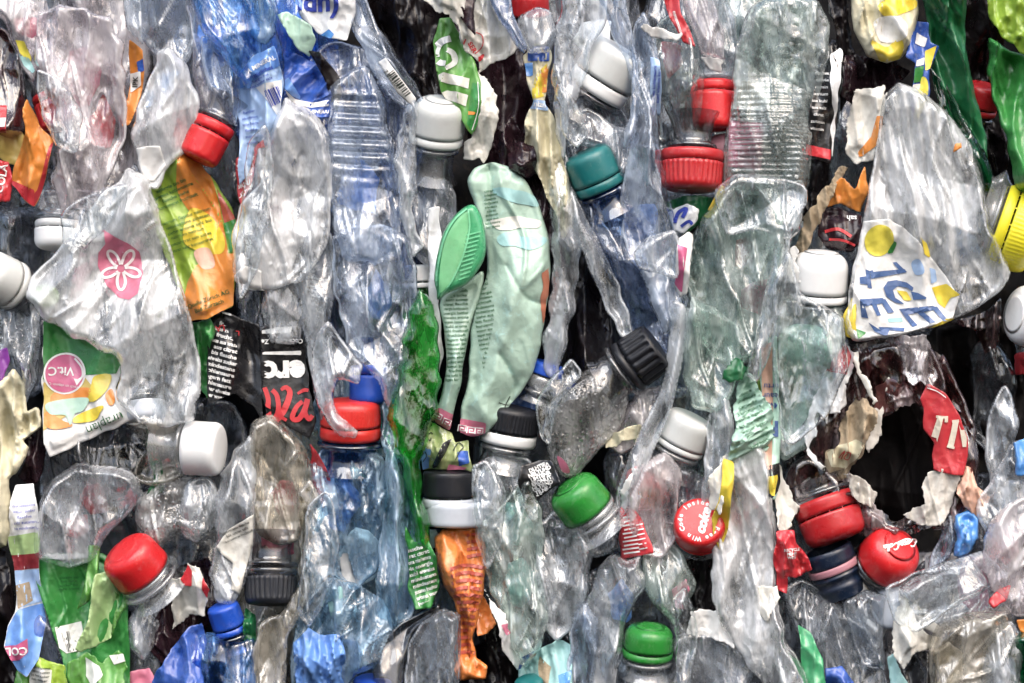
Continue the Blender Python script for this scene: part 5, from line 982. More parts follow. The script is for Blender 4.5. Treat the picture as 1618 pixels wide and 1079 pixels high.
sheet('torn_label', 'small green and white recycling scrap at the side of the greenish lobe', 'label', [(1142, 584), (1166, 566), (1180, 578), (1176, 600), (1150, 604), (1140, 598)], 70, GDARK, amp=6, sm=False)
t = bottle('clear bottle with pale green label inside and a blurred white cap', [(1226, 480), (1260, 470), (1320, 480), (1336, 520), (1320, 600), (1290, 660), (1280, 700), (1240, 720), (1226, 700), (1222, 620), (1222, 540)], 50, AQUA, T=22, amp=12, wob=2)
put_cap(t, 1296, 430, 46, 46, 64, 86, 10, C_WHITE, dome=.3, dent=.01, ring=C_WHITE, ringH=12, neck=NECK, neckL=50)
patch(t, 'faded_label', [(1230, 530), (1300, 520), (1310, 580), (1276, 660), (1232, 690)], MINTP, -12, sm=True)
sheet('paper_scrap', 'torn white plastic edge on the left of the blurred white cap', 'film', [(1244, 400), (1256, 384), (1264, 396), (1258, 420), (1262, 446), (1248, 450), (1240, 430)], 70, WHITE, amp=8, wob=3)
# black and red label, torn bits
t = sheet('black_label', 'black label with small white text and a red block beside the wet bottle', 'label', [(1290, 96), (1316, 60), (1334, 70), (1326, 130), (1324, 190), (1314, 260), (1274, 246), (1274, 200), (1284, 150)], 44, BLACKF, amp=9, sm=False)
patch(t, 'print', [(1273, 228), (1314, 236), (1313, 252), (1273, 244)], REDB, 1.4); marks(t, 'lettering', smalltext(1294, 160, 24, 9, 11, 6.5, -4, 72, .02), [INKW], 2.4)
patch(t, 'white_edge', [(1312, 84), (1334, 70), (1330, 110), (1322, 170), (1320, 230), (1314, 250), (1316, 180), (1310, 120)], WFOIL, 2.6, amp=8, wob=2)
sheet('film_and_shade_sheet', 'black film flap hanging right of the wet grey bottle at the top', 'film', [(1304, -40), (1332, -40), (1340, 20), (1350, 80), (1372, 110), (1350, 130), (1330, 180), (1322, 60), (1310, 20)], 34, BLACKW, amp=18)
sheet('film_and_shade_sheet', 'dark sheet painted as shade in the gap under the black label with the red block', 'film', [(1262, 250), (1310, 250), (1310, 300), (1290, 350), (1256, 350), (1240, 330)], -10, BLACKW, amp=16)  # black sheet stands in for the shade of this gap
sheet('film_and_shade_sheet', 'dark film below the gold and white crumpled pouch', 'film', [(1330, 90), (1400, 90), (1440, 110), (1400, 160), (1350, 170), (1324, 150)], 10, PLUM, amp=16)
t = sheet('pouch', 'gold and white crumpled pouch at the top edge beside the green bag', 'pouch', [(1338, -40), (1446, -40), (1452, 20), (1440, 70), (1424, 94), (1400, 100), (1370, 90), (1350, 50)], 50, CREAM, amp=18, cell=36, fold=34, T=16)
patch(t, 'print', [(1384, 10), (1440, -10), (1446, 10), (1400, 30)], YELF, 1.3, sm=True, wob=3); patch(t, 'print', [(1372, 68), (1400, 74), (1420, 66), (1422, 92), (1396, 98)], YELF, 1.3, sm=True, wob=3); patch(t, 'print', [(1380, 36), (1424, 26), (1430, 60), (1390, 66)], WHITE, 1.5, sm=True, wob=3)
t = sheet('strip_label', 'blue, white, green and yellow label strip hanging beside the dark green bag', 'label', [(1450, 30), (1468, 36), (1470, 66), (1484, 72), (1470, 110), (1468, 150), (1456, 186), (1440, 190), (1440, 150), (1446, 100), (1428, 90), (1440, 60)], 60, BLUEF, amp=8, sm=False)
patch(t, 'print', [(1450, 50), (1466, 60), (1462, 74), (1446, 68)], WHITE, 1.5); patch(t, 'print', [(1447, 96), (1462, 90), (1460, 102), (1446, 106)], WHITE, 1.5); patch(t, 'print', [(1444, 108), (1460, 104), (1456, 128), (1442, 132)], GFOIL, 1.5); patch(t, 'print', [(1440, 134), (1456, 132), (1452, 142), (1440, 144)], WHITE, 1.8); patch(t, 'print', [(1462, 80), (1480, 72), (1470, 108), (1462, 112)], YELF, 1.6)
patch(t, 'print', [(1456, 122), (1466, 130), (1464, 160), (1450, 188), (1444, 180), (1452, 150)], LEMON, 2.2, sm=True)
# green bags
sheet('green_bag', 'dark green glossy bag hanging at the top right', 'bag', [(1450, -50), (1530, -50), (1524, 40), (1530, 100), (1544, 160), (1560, 220), (1562, 270), (1546, 280), (1528, 240), (1500, 190), (1474, 120), (1466, 40)], 36, GDARK, amp=24, T=12, cell=50, fold=40, ang=110)
bottle('dark green bottle skin folded along the shoulder of the ice tea bottle', [(1470, 110), (1500, 140), (1530, 200), (1560, 250), (1572, 300), (1548, 300), (1520, 240), (1490, 180)], 50, DKGREEN, T=10, amp=14)
sheet('film_and_shade_sheet', 'black film behind the red cap at the top right', 'film', [(1500, -60), (1580, -60), (1590, 60), (1590, 300), (1540, 290), (1520, 140)], -40, BLACKW, amp=22, cell=50, fold=50)
t = sheet('green_bag', 'bright green glossy bag at the right edge above the yellow cap', 'bag', [(1562, 60), (1600, 80), (1660, 100), (1660, 340), (1604, 300), (1590, 220), (1574, 170), (1560, 120)], 50, GFOIL, amp=24, T=12, cell=44, fold=40)
sheet('lime_net', 'lime ruffled wrapper in the top right corner', 'wrapper', [(1560, -50), (1660, -50), (1660, 90), (1618, 86), (1590, 60), (1570, 40), (1564, 6)], 74, LIMEF, amp=16, cell=20, fold=16, wob=3)
loose_cap('dark red cap in the shadow between the two green bags', 1552, 150, -10, 30, 34, 75, 20, C_DKRED, ring=C_DKRED)
# orange pieces
t = sheet('torn_label', 'white and orange torn label strip above the dark chocolate coloured wrapper', 'label', [(1350, 140), (1398, 136), (1396, 200), (1380, 250), (1350, 260), (1338, 240), (1340, 190)], 34, DIRTYW, amp=10, sm=False, wob=2)
patch(t, 'print', [(1384, 184), (1397, 184), (1384, 230), (1358, 250), (1356, 240), (1376, 216)], ORF, 1.5)
sheet('foil_scrap', 'orange foil scrap on the dark chocolate coloured wrapper', 'wrapper', [(1304, 312), (1330, 280), (1350, 300), (1366, 262), (1372, 300), (1360, 336), (1330, 322), (1302, 326)], 44, ORF, amp=10, sm=False)
t = sheet('foil_scrap', 'dark chocolate coloured wrapper with white letters left of the lemon slice', 'wrapper', [(1296, 330), (1330, 326), (1360, 338), (1364, 370), (1346, 400), (1310, 392), (1290, 370)], 40, PLUM, amp=10, sm=False); marks(t, 'lettering', [(place(textF('sah', 12, .02), 1346, 344, 176), 0)], [INKW], 2); marks(t, 'red_streaks', [(ribbonF([(1304, 366), (1324, 362), (1344, 374)], 5), 0), (ribbonF([(1310, 378), (1330, 380), (1350, 388)], 4), 0)], [INKR], 2)
sheet('torn_paper', 'frayed tan cord like edge running up beside the blurred white cap', 'paper', [(1250, 400), (1270, 350), (1300, 300), (1330, 260), (1340, 262), (1310, 320), (1286, 370), (1266, 420)], 50, TAN, amp=10, wob=3, cell=16, fold=14)
# ice tea bottle
t = bottle('big clear flared bottle with an ICE TEA lemon label', [(1396, 150), (1420, 126), (1466, 150), (1500, 180), (1540, 236), (1556, 300), (1562, 350), (1600, 434), (1580, 462), (1540, 490), (1480, 516), (1420, 531), (1352, 542), (1334, 524), (1344, 440), (1360, 370), (1372, 300), (1386, 220)], 74, MILKY, T=20, amp=15, wob=1, cell=80, fold=60, ang=100, grow=0, ribs=((10, 15, 4, 1430, 210, 70), (10, 22, 5, 1460, 330, 70)), dents=((1540, 410, 40, 16),))
lab = patch(t, 'label', [(1362, 350), (1404, 346), (1430, 362), (1462, 396), (1494, 436), (1514, 470), (1504, 507), (1440, 523), (1352, 538), (1344, 500), (1351, 430)], WHITE, 1.4, thick=.4)
def Q(*pts): return [(1320 + x / 4.903, 340 + y / 4.903) for x, y in pts]
def polyF(pts): P_ = np.array(pts, float); return P_, [list(range(len(P_)))[::-1]]
L_ = [Q((270, 440), (540, 415), (560, 440), (290, 490)), Q((450, 365), (480, 360), (560, 440), (520, 446)), Q((262, 430), (290, 424), (300, 488), (274, 492)),
      Q((376, 560), (410, 512), (480, 500), (560, 520), (610, 560), (600, 590), (560, 560), (490, 548), (450, 580), (470, 640), (520, 670), (540, 690), (470, 676), (400, 630)), Q((590, 590), (640, 600), (706, 636), (700, 650), (610, 656)),
      Q((496, 726), (760, 700), (790, 730), (560, 770)), Q((500, 726), (560, 760), (640, 850), (600, 866)), Q((630, 748), (676, 742), (776, 826), (730, 838)), Q((740, 710), (790, 706), (876, 816), (836, 822)),
      Q((186, 480), (250, 470), (262, 540), (190, 530)), Q((230, 420), (262, 430), (280, 570), (246, 560)),
      Q((184, 650), (370, 640), (386, 680), (196, 710)), Q((184, 660), (220, 690), (250, 800), (200, 790)), Q((270, 680), (310, 676), (350, 776), (316, 780)), Q((340, 644), (390, 650), (460, 750), (410, 760)),
      Q((330, 866), (540, 870), (530, 900), (420, 890), (400, 930), (370, 930)), Q((250, 830), (360, 900), (380, 936), (300, 900))]
marks(t, 'label_letters', [(polyF(p), 0) for p in L_], [STEEL], 3.2, par=lab)
patch(t, 'lemon_print', circ(1389, 380, 23, sq=1.1, a=.4), LEMON, 2.8, par=lab); patch(t, 'lemon_print', Q((750, 560), (860, 530), (960, 620), (890, 640), (850, 720), (800, 680)), YELF, 2.6, par=lab); patch(t, 'lemon_print', Q((480, 580), (560, 590), (600, 660), (540, 660), (520, 630)), YELF, 3.0, par=lab)
patch(t, 'lemon_print', Q((700, 890), (860, 800), (930, 800), (860, 860), (700, 910)), YELF, 2.8, par=lab); patch(t, 'lemon_print', Q((640, 180), (700, 220), (740, 330), (690, 300)), YELF, 2.6, par=lab, wob=2); patch(t, 'drop_print', Q((720, 420), (780, 430), (800, 500), (740, 520)), BLUEP, 2.4, par=lab, wob=2); patch(t, 'drop_print', Q((400, 800), (520, 790), (530, 826), (410, 830)), AQUAP, 2.4, par=lab); patch(t, 'leaf_print', Q((160, 880), (240, 910), (170, 960)), GFOIL, 2.8, par=lab); patch(t, 'leaf_print', Q((400, 300), (460, 190), (480, 220), (450, 290)), GFOIL, 3.4, par=lab); patch(t, 'drop_print', Q((590, 370), (640, 340), (680, 400), (680, 450), (620, 460)), BLUEP, 2.6, par=lab, sm=True)
sheet('label_scrap', 'yellow curled label edge on the left of the ICE TEA label', 'label', [(1332, 500), (1346, 470), (1352, 474), (1352, 536), (1338, 532)], 76, YELF, amp=5)
sheet('label_scrap', 'tiny orange red scrap on the shoulder of the ice tea bottle', 'label', [(1507, 226), (1517, 226), (1520, 234), (1508, 242)], 104, ORF, amp=2)
# yellow and white caps on the right
t = bottle('clear crushed bottle neck with a ribbed yellow cap at the right edge', [(1560, 290), (1590, 270), (1604, 300), (1580, 340), (1556, 400), (1548, 350)], 20, NECK, T=14, amp=8)
put_cap(t, 1616, 368, 34, 66, 46, -19, 6, C_YEL, ring=C_YEL, ringH=17, ribs=60, rd=.8, gap=3, neck=NECK, neckL=30)
t = bottle('dim crushed bottle with a matt white cap at the right edge', [(1600, 470), (1660, 470), (1660, 560), (1606, 560)], 10, GREY, T=16, amp=8)
put_cap(t, 1624, 500, 44, 50, 60, 172, 24, C_WHITE, dome=.24)
sheet('film_and_shade_sheet', 'plum clear film hanging between the ice tea bottle and the white right edge cap', 'film', [(1500, 510), (1560, 490), (1582, 470), (1580, 540), (1560, 560), (1540, 520)], 30, BROWN, amp=14)
sheet('film_and_shade_sheet', 'broad black sheet painted as shade in the deep hollow below the ice tea bottle', 'film', [(1480, 520), (1570, 500), (1618, 560), (1618, 700), (1580, 740), (1530, 700), (1500, 620), (1476, 580)], -60, HOLLOW, amp=30, cell=60, fold=60, step=4)  # cavity darkness put into a near-black sheet
# rivella bottle with hole
ring_o = [(1338, 545), (1400, 532), (1450, 530), (1476, 560), (1490, 600), (1520, 660), (1532, 720), (1520, 780), (1490, 826), (1440, 830), (1400, 850), (1350, 840), (1300, 800), (1282, 760), (1262, 700), (1276, 640), (1306, 580)]
t = bottle('big brown tinted bottle torn open with a large dark hole', ring_o, -70, HOLLOW, T=20, amp=14, grow=0)  # near-black body paints the darkness inside the hole
body(t, ring_o + [ring_o[0]] + [(1352, 652), (1330, 700), (1336, 752), (1372, 792), (1404, 818), (1448, 804), (1474, 742), (1464, 680), (1440, 636), (1396, 646), (1352, 652)], TORN, h=26, T=0, amp=18, part='torn_wall', sm=3, wob=2, rag=1.6, cell=34, fold=34, planes=6, slope=.3)
body(t, [(1282, 640), (1300, 600), (1330, 560), (1338, 600), (1318, 660), (1300, 720), (1310, 770), (1290, 780), (1268, 720)], BROWN, h=30, T=10, amp=12, part='side_wall')
body(t, [(1476, 560), (1500, 600), (1530, 680), (1532, 760), (1500, 820), (1460, 830), (1486, 780), (1490, 700), (1470, 620)], BROWN, h=30, T=10, amp=12, part='side_wall')
body(t, [(1346, 556), (1400, 538), (1452, 536), (1480, 600), (1478, 640), (1440, 640), (1420, 610), (1400, 650), (1370, 660), (1350, 640), (1336, 600)], BROWN, h=44, T=12, amp=14, part='shoulder')
body(t, [(1236, 740), (1262, 716), (1300, 730), (1330, 760), (1352, 780), (1300, 800), (1256, 812), (1234, 790)], BROWN, h=36, T=20, amp=14, part='neck_part')
put_cap(t, 1308, 828, 36, 50, 42, -70, 8, C_DKRED, ring=C_DKRED, ringH=24, gap=3, neck=NECKD, neckL=30, ribs=0)
l1 = sheet('torn_label', 'torn white label with red top at the left rim of the dark hole', 'label', [(1338, 540), (1350, 560), (1346, 586), (1338, 606), (1340, 640), (1326, 650), (1308, 654), (1304, 672), (1296, 650), (1290, 668), (1280, 706), (1290, 724), (1304, 734), (1296, 742), (1276, 720), (1268, 690), (1282, 640), (1300, 590), (1322, 556)], 58, WFOIL, amp=9, sm=False, wob=2, fold=26)
patch(l1, 'red_top', [(1337, 542), (1346, 562), (1338, 592), (1304, 586), (1322, 556)], REDF, 1.5)
sheet('paper_strip', 'thin torn white paper strip crossing the hole', 'paper', [(1350, 556), (1356, 560), (1362, 588), (1378, 612), (1387, 636), (1380, 640), (1370, 616), (1354, 590)], 66, DIRTYW, amp=4, sm=False, wob=1)
t = sheet('torn_card', 'ragged brown and cream card piece hanging inside the hole', 'paper', [(1350, 628), (1370, 632), (1384, 652), (1376, 690), (1368, 700), (1356, 726), (1340, 748), (1330, 760), (1322, 770), (1300, 766), (1306, 740), (1304, 716), (1322, 706), (1326, 680), (1336, 660)], 54, TAN, amp=14, sm=False, wob=3, cell=24, fold=24)
patch(t, 'pale_face', [(1326, 700), (1350, 692), (1366, 700), (1352, 726), (1334, 746), (1312, 740), (1308, 716)], CREAM, 1.2, wob=4); marks(t, 'red_mark', [(ribbonF([(1326, 724), (1334, 712), (1330, 726)], 1.4), 0), (ribbonF([(1336, 714), (1343, 716), (1340, 726), (1334, 724), (1338, 716)], 1.4), 0)], [INKR], 2.6)
sheet('torn_card', 'crumpled beige card tail pointing down to the red coke script cap', 'paper', [(1330, 746), (1354, 752), (1372, 764), (1390, 782), (1380, 806), (1356, 794), (1346, 780), (1340, 764)], 60, GREYP, amp=12, sm=False, wob=2, cell=20, fold=20)
sheet('torn_label', 'grey and dull red torn scrap at the top middle of the hole', 'label', [(1382, 612), (1404, 596), (1424, 606), (1436, 626), (1420, 644), (1400, 650), (1394, 670), (1386, 700), (1374, 716), (1362, 700), (1374, 670), (1384, 640)], 50, GREYP, amp=10, sm=False, wob=3)
sheet('torn_label', 'pinkish transparent torn film flap at the top right of the hole', 'film', [(1400, 536), (1462, 526), (1476, 560), (1486, 590), (1474, 612), (1456, 600), (1440, 612), (1426, 584), (1420, 556)], 62, PINKY, amp=10, sm=False, wob=2)
t = sheet('red_label', 'red label half with big cream letters riv at the right rim of the hole', 'label', [(1462, 604), (1494, 620), (1516, 656), (1528, 690), (1530, 720), (1524, 752), (1476, 744), (1472, 720), (1476, 700), (1462, 680), (1458, 650), (1456, 630)], 60, REDF, amp=5, sm=False, wob=2, cell=60, planes=2, slope=.15)
def Q2(*pts): return [(1200 + x / 3.372, 540 + y / 3.372) for x, y in pts]
cream = INKW
its = [(ribbonF(Q2((965, 398), (950, 450), (928, 530)), [9, 10, 11], sm=False), 0), (ribbonF(Q2((985, 412), (1004, 412)), 10, sm=False), 0), (ribbonF(Q2((940, 398), (985, 402)), 4, sm=False), 0),
       (ribbonF(Q2((1046, 420), (1036, 480), (1018, 560)), [9, 9, 10], sm=False), 0), (ribbonF(Q2((1026, 424), (1062, 420)), 4, sm=False), 0), (ribbonF(Q2((1000, 556), (1040, 566)), 4, sm=False), 0), (polyF(circ(1200 + 1053 / 3.372, 540 + 376 / 3.372, 4.5, 12)), 0),
       (ribbonF(Q2((1076, 440), (1092, 560)), [8, 5], sm=False), 0), (ribbonF(Q2((1096, 560), (1100, 480)), 4, sm=False), 0)]
marks(t, 'big_letters', its, [solidm('cream_ink', (.62, .56, .46), .5, bump=0, dirt=.4)], 2.4); marks(t, 'line', [(ribbonF([(1462, 612), (1480, 618), (1494, 628)], 1.6), 0)], [INKW], 2.2)
sheet('torn_paper', 'grey torn paper tail with frayed end at the lower right rim of the hole', 'paper', [(1466, 746), (1484, 740), (1520, 746), (1508, 790), (1494, 818), (1482, 830), (1450, 826), (1420, 812), (1446, 806), (1462, 796), (1456, 770)], 56, GREYP, amp=9, sm=False, wob=2)
sheet('film_scrap', 'glossy peach film fold beside the blue shiny scrap', 'film', [(1524, 736), (1536, 740), (1546, 770), (1566, 786), (1558, 814), (1544, 820), (1524, 800), (1510, 780), (1520, 752)], 50, PEACH, amp=14, cell=30)
sheet('torn_label', 'pale torn label with pink tint above the dark red ringed cap', 'label', [(1228, 728), (1240, 760), (1250, 790), (1266, 800), (1250, 830), (1236, 850), (1226, 820), (1224, 770)], 60, DIRTYW, amp=8, sm=False, wob=3)
t = sheet('red_label', 'crumpled shiny red label scrap left of the dark red ringed cap', 'label', [(1226, 838), (1252, 836), (1262, 860), (1278, 886), (1286, 900), (1260, 914), (1246, 912), (1242, 938), (1230, 930), (1222, 890)], 74, REDB, amp=10, sm=False, wob=2, cell=18, fold=14)
marks(t, 'lettering', [(place(textF(s_, 6.5, .03), 1250, 868 + k * 6, 2), 0) for k, s_ in enumerate(('RECYCLE', 'MEHR', 'WEG'))], [INKW], 3)
# navy neck with pink band
t = bottle('clear crushed bottle hanging at the dark navy neck with the pink band', [(1240, 930), (1270, 920), (1320, 950), (1380, 1000), (1400, 1100), (1320, 1100), (1280, 1030), (1250, 980)], 26, GREY, T=22, amp=20)
V, F = lathe(densify([(36, 34), (40, 30), (40, 10), (37, 8), (37, -6), (40, -8), (40, -12), (36, -14), (36, -24), (39, -26), (36, -32), (33, -46)], 4), 90)
link('navy_neck', orient(V, 1318, 898, 24, 112, 6), F, C_NAVY, t.h0, t.o, t.root)
V, F = lathe(densify([(38.5, 8), (41, 7), (41, -3), (38.5, -4)], 3), 90); link('pink_band', orient(V, 1318, 898, 24, 112, 6), F, C_PINK, t.h0, t.o, t.root)
# bottom right
sheet('foil_scrap', 'shiny bright blue film bubble right of the red cap with white script', 'film', [(1510, 812), (1530, 806), (1546, 820), (1548, 850), (1534, 870), (1516, 882), (1504, 878), (1512, 850), (1508, 836)], 50, SKY, amp=14, T=12, cell=24, fold=24)
bottle('clear film tail left of the shiny bright blue film bubble', [(1500, 810), (1514, 840), (1500, 880), (1476, 900), (1462, 910), (1476, 870)], 36, BLUISH, T=10, amp=10)
bottle('large clear fan shaped bottle skin at the lower right', [(1424, 928), (1470, 904), (1520, 884), (1550, 870), (1580, 900), (1600, 960), (1560, 990), (1520, 970), (1476, 990), (1450, 1000), (1430, 960)], 54, CLEAR, T=18, amp=20, ang=30)
bottle('whitish folded bottle with pink tint in the lower right corner', [(1560, 840), (1590, 800), (1660, 780), (1660, 960), (1600, 970), (1570, 930), (1550, 890)], 66, PINKY, T=22, amp=22, ang=60)
bottle('clear crinkled bottle at the right edge above the lower right corner', [(1540, 800), (1580, 740), (1600, 700), (1660, 700), (1660, 800), (1600, 820), (1570, 860)], 44, CLEAR, T=20, amp=20)
bottle('beige folded bottle at the bottom edge right of the white folded paper', [(1480, 990), (1530, 970), (1590, 960), (1600, 1010), (1570, 1060), (1550, 1100), (1476, 1100), (1470, 1040)], 60, BEIGE, T=22, amp=24, ang=40)
bottle('grey bottle end in the bottom right corner before the green neck', [(1560, 1000), (1600, 980), (1620, 1030), (1600, 1100), (1540, 1100)], 74, CLEAR, T=16, amp=16)
t = sheet('folded_paper', 'white folded paper sheet with a black comb mark at the lower right', 'paper', [(1424, 930), (1436, 950), (1446, 980), (1470, 1004), (1494, 1010), (1474, 1026), (1444, 1032), (1424, 1056), (1412, 1040), (1412, 980)], 78, DIRTYW, amp=12, sm=False)
sheet('black_label', 'black label with a pink curl under the white folded paper', 'label', [(1440, 1032), (1470, 1030), (1478, 1050), (1476, 1100), (1426, 1100), (1424, 1060)], 50, BLACKF, amp=8)
t = sheet('label_scrap', 'teal and white label corner left of the black label with a pink curl', 'label', [(1402, 1040), (1412, 1034), (1424, 1060), (1444, 1100), (1410, 1100)], 54, AQUAP, amp=5, sm=False)
t = sheet('green_label', 'folded grey green label with fine bars inside the fan shaped skin', 'label', [(1440, 944), (1462, 968), (1484, 990), (1474, 1000), (1452, 990)], 62, GREYP, amp=4, sm=False)
loose_cap('frosted flat cap disc left of the white folded paper', 1410, 960, 40, 36, 26, 170, 58, C_FROST)
sheet('film_and_shade_sheet', 'grey translucent sheet of film with faint letters left of the frosted disc', 'film', [(1330, 950), (1370, 930), (1400, 940), (1396, 1000), (1400, 1060), (1360, 1050)], 44, GREY, amp=12, T=8)
bottle('dark green bottle neck cut off by the right edge at the bottom', [(1590, 1000), (1660, 990), (1660, 1100), (1600, 1090)], 60, DKGREEN, T=22, amp=8)
sheet('foil_scrap', 'orange and white foil scrap at the right edge above the dark green neck', 'wrapper', [(1606, 980), (1650, 976), (1650, 1004), (1614, 1000)], 84, ORF, amp=6)
sheet('film_scrap', 'light blue film scrap at the right edge beside the deep hollow', 'film', [(1600, 700), (1650, 680), (1650, 750), (1606, 752)], 60, SKY, amp=10)
sheet('red_scrap', 'red label scrap at the right edge below the matt white cap', 'label', [(1602, 560), (1650, 540), (1650, 600), (1606, 590)], 20, REDF, amp=8)
sheet('red_scrap', 'small red scrap caught in the whitish folds at lower right', 'label', [(1560, 950), (1580, 930), (1600, 924), (1590, 950), (1566, 962)], 76, REDB, amp=5)
sheet('green_strip', 'narrow sea green film strip at the bottom left of the clear hanging bottle', 'film', [(1262, 986), (1280, 1000), (1300, 1040), (1306, 1100), (1276, 1100), (1266, 1040)], 70, SCOOP, amp=12)
sheet('blue_scrap', 'blue film scrap at the bottom edge right of the sea green strip', 'film', [(1304, 1056), (1330, 1050), (1350, 1080), (1350, 1100), (1306, 1100)], 62, BLUEF, amp=8)
# centre bottom
bottle('clear bottle with long folds below the comb striped red label', [(960, 880), (990, 890), (1010, 880), (1016, 930), (992, 970), (980, 1020), (972, 1100), (930, 1100), (936, 1040), (920, 980), (940, 920)], 48, CLEAR, T=22, amp=24, wob=3)
bottle('greenish clear bottle bent under the flat red cap with coke lettering', [(1014, 880), (1050, 852), (1080, 880), (1100, 920), (1080, 960), (1066, 990), (1040, 960), (1020, 930)], 40, AQUA, T=20, amp=16)
sheet('black_film_and_shade', 'black sheet of painted shade in the hollow below the flat red cap with coke lettering', 'film', [(1080, 890), (1120, 860), (1134, 900), (1130, 970), (1090, 990), (1068, 950)], 4, BLACKW, amp=18)  # shade of the cavity painted as a black sheet
sheet('film_scrap', 'small pink and lime film scrap beside the black hollow below the coke lettered cap', 'film', [(1062, 930), (1084, 916), (1092, 930), (1078, 950), (1084, 966), (1066, 964)], 46, PINKP, amp=8)
t = bottle('crushed clear bottle under the creased lower green cap', [(980, 1040), (1040, 1036), (1056, 1070), (1050, 1100), (976, 1100)], 20, GREY, T=16, amp=12)
put_cap(t, 1024, 1004, 56, 40, 36, 86, 14, C_GREEN, ring=C_GREEN, ringH=12, dent=.04, dome=.3, neck=NECK, neckL=34)
bottle('large clear curved bottle base at the bottom edge under the white squarish paper', [(1050, 1030), (1080, 1000), (1130, 1006), (1180, 1030), (1190, 1060), (1170, 1100), (1030, 1100), (1034, 1060)], 48, GREY, T=20, amp=14, wob=2)
bottle('small pink ringed clear bottle end between the long folds at the bottom', [(904, 980), (924, 950), (944, 980), (940, 1040), (930, 1100), (896, 1100), (900, 1030)], 58, BLUISH, T=14, amp=14)

# thin clear skins draped over the front of the bale
for lab_, po_ in [
    ('thin clear skin draped down over the left side of the pale cone bottle', [(392, 230), (420, 200), (432, 260), (424, 340), (404, 430), (380, 470), (372, 400), (384, 310)]),
    ('thin clear skin hanging between the light blue bottle and the beige strip', [(486, 800), (520, 780), (536, 860), (520, 930), (490, 990), (470, 960), (480, 880)]),
    ('thin clear skin lying over the upper left red ribbed cap', [(56, 110), (100, 130), (130, 180), (120, 240), (90, 230), (66, 180)]),
    ('thin clear skin from the white ring cap up to the flower print bottle', [(100, 330), (160, 300), (204, 290), (176, 350), (130, 396), (100, 380)]),
    ('thin clear skin stretched between the wet barcode bottle and the greenish bottle', [(1130, 300), (1170, 276), (1240, 284), (1276, 300), (1250, 380), (1200, 360), (1150, 370)]),
    ('thin clear skin over the right side of the grey double ring', [(744, 740), (770, 730), (800, 780), (790, 860), (770, 900), (752, 850)]),
    ('thin clear skin between the teal cap and the large white ringed cap', [(880, 130), (910, 160), (930, 210), (912, 232), (890, 215)]),
    ('thin clear skin over the white folded paper at the lower right', [(1400, 930), (1460, 900), (1530, 880), (1560, 930), (1500, 960), (1450, 1000), (1416, 980)]),
    ('thin clear skin at the bottom between the green cap and the white squarish paper', [(1064, 950), (1084, 930), (1104, 1000), (1086, 1090), (1066, 1090), (1070, 1010)]),
    ('thin clear skin hanging in front of the blurred white cap bottle', [(1226, 440), (1250, 400), (1264, 470), (1330, 500), (1336, 580), (1300, 660), (1240, 700), (1222, 560)]),
    ('thin clear skin running down right of the long greenish bottle', [(1230, 380), (1252, 360), (1240, 460), (1216, 560), (1196, 600), (1180, 580), (1206, 480)]),
    ('thin clear skin folded over the top of the cloudy beaded bottle', [(846, 640), (870, 600), (900, 570), (920, 590), (880, 640), (870, 700), (856, 690)]),
]: bottle(lab_, po_, 88, SKIN, T=9, amp=10, name='film_skin', cat='film', group='thin clear skins over the bottles')

# small coloured scraps caught between the skins
MARKS = [('red ribbed cap at upper left', 83, 178), ('red cap above the green and orange label', 330, 222), ('white ring cap below the orange foil pack', 98, 378), ('pink flower print', 190, 420), ('Vit.C badge', 102, 590),
         ('red domed cap', 215, 885), ('square white cap', 325, 708), ('charcoal ribbed cap', 427, 932), ('red cap on the blue neck', 554, 655), ('white domed cap', 692, 195), ('green scoop', 726, 400), ('grey double ring', 722, 806),
         ('teal cap', 935, 265), ('large white ringed cap', 962, 112), ('red ribbed cap at upper centre', 1092, 278), ('green dented cap', 913, 785), ('pale grey smooth cap', 1082, 678), ('coke lettered cap', 1103, 826),
         ('black coarse cap', 1020, 562), ('blurred white cap', 1296, 430), ('lemon slice print', 1389, 380), ('yellow ribbed cap', 1600, 358), ('dark red ringed cap', 1308, 828), ('red cap with white script', 1404, 872), ('lower green cap', 1024, 1004)]
rs = random.Random(77); used_l = set()
PALC = [('orange', ORF), ('pink', PINKP), ('blue', BLUEM), ('pale blue', BLUEP), ('yellow', YELF), ('red', REDF), ('green', GFOIL), ('white', WHITE), ('lime', LIMEF), ('maroon', MAROON), ('teal', AQUAP), ('tan', TAN), ('violet', PURPLE)]
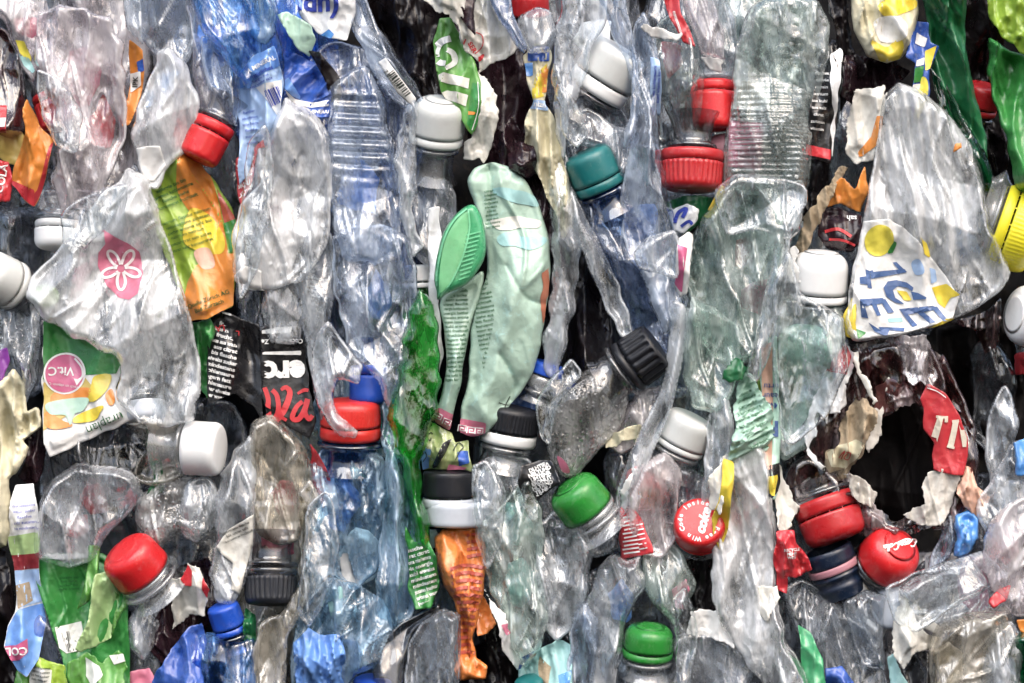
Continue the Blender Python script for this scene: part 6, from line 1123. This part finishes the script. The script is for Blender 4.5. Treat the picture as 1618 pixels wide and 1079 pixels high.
for (x, y, ci, r_) in [(130, 120, 1, 34), (160, 200, 5, 30), (262, 150, 3, 26), (330, 80, 2, 30), (440, 330, 1, 26), (560, 300, 2, 34), (600, 470, 2, 30), (240, 470, 6, 26), (230, 560, 7, 36), (150, 790, 9, 24), (450, 790, 1, 20), (540, 800, 2, 30), (570, 880, 7, 34), (640, 900, 3, 30), (810, 830, 10, 34), (820, 920, 10, 30), (940, 60, 7, 30), (930, 200, 9, 24), (1060, 90, 5, 22), (1010, 350, 2, 30), (1180, 400, 9, 24), (1200, 470, 1, 28), (1220, 600, 8, 30), (1260, 560, 1, 26), (1180, 820, 7, 34), (1190, 900, 3, 22), (1420, 210, 7, 30), (1500, 300, 7, 34), (1520, 390, 3, 26), (1540, 930, 1, 34), (1590, 860, 5, 26), (1560, 1030, 11, 28), (1500, 1050, 7, 30), (980, 960, 2, 26), (1370, 990, 7, 28), (1290, 520, 7, 28)]:
    cn, mt = PALC[ci]; best = min(MARKS, key=lambda q: (q[1] - x) ** 2 + (q[2] - y) ** 2); dx, dy = x - best[1], y - best[2]
    way = ('above' if dy < 0 else 'below') if abs(dy) > abs(dx) else ('left of' if dx < 0 else 'right of'); far = 'just' if math.hypot(dx, dy) < 75 else 'well'
    lb = 'faint %s scrap %s %s the %s' % (cn, far, way, best[0])
    if lb in used_l: lb = lb.replace('faint', 'dim')
    used_l.add(lb); n_ = rs.randint(5, 7); a0 = rs.uniform(0, 6)
    po_ = [(x + r_ * rs.uniform(.6, 1.3) * math.cos(a0 + 6.283 * k / n_), y + r_ * rs.uniform(.9, 1.8) * math.sin(a0 + 6.283 * k / n_)) for k in range(n_)]
    sheet('scrap', lb, 'scrap', po_, 16, mt, amp=7, wob=2, group='coloured scraps between the bottles')

bottle('dark smoky crushed bottle in the gloom right of the torn hole', [(1536, 548), (1576, 540), (1604, 590), (1600, 660), (1570, 716), (1536, 690), (1540, 620)], -10, DKGREY, T=20, amp=20)
bottle('clear film fold beside the light blue scrap at the right edge', [(1566, 640), (1590, 610), (1608, 660), (1600, 740), (1570, 780), (1556, 720)], 30, CLEAR, T=12, amp=16)
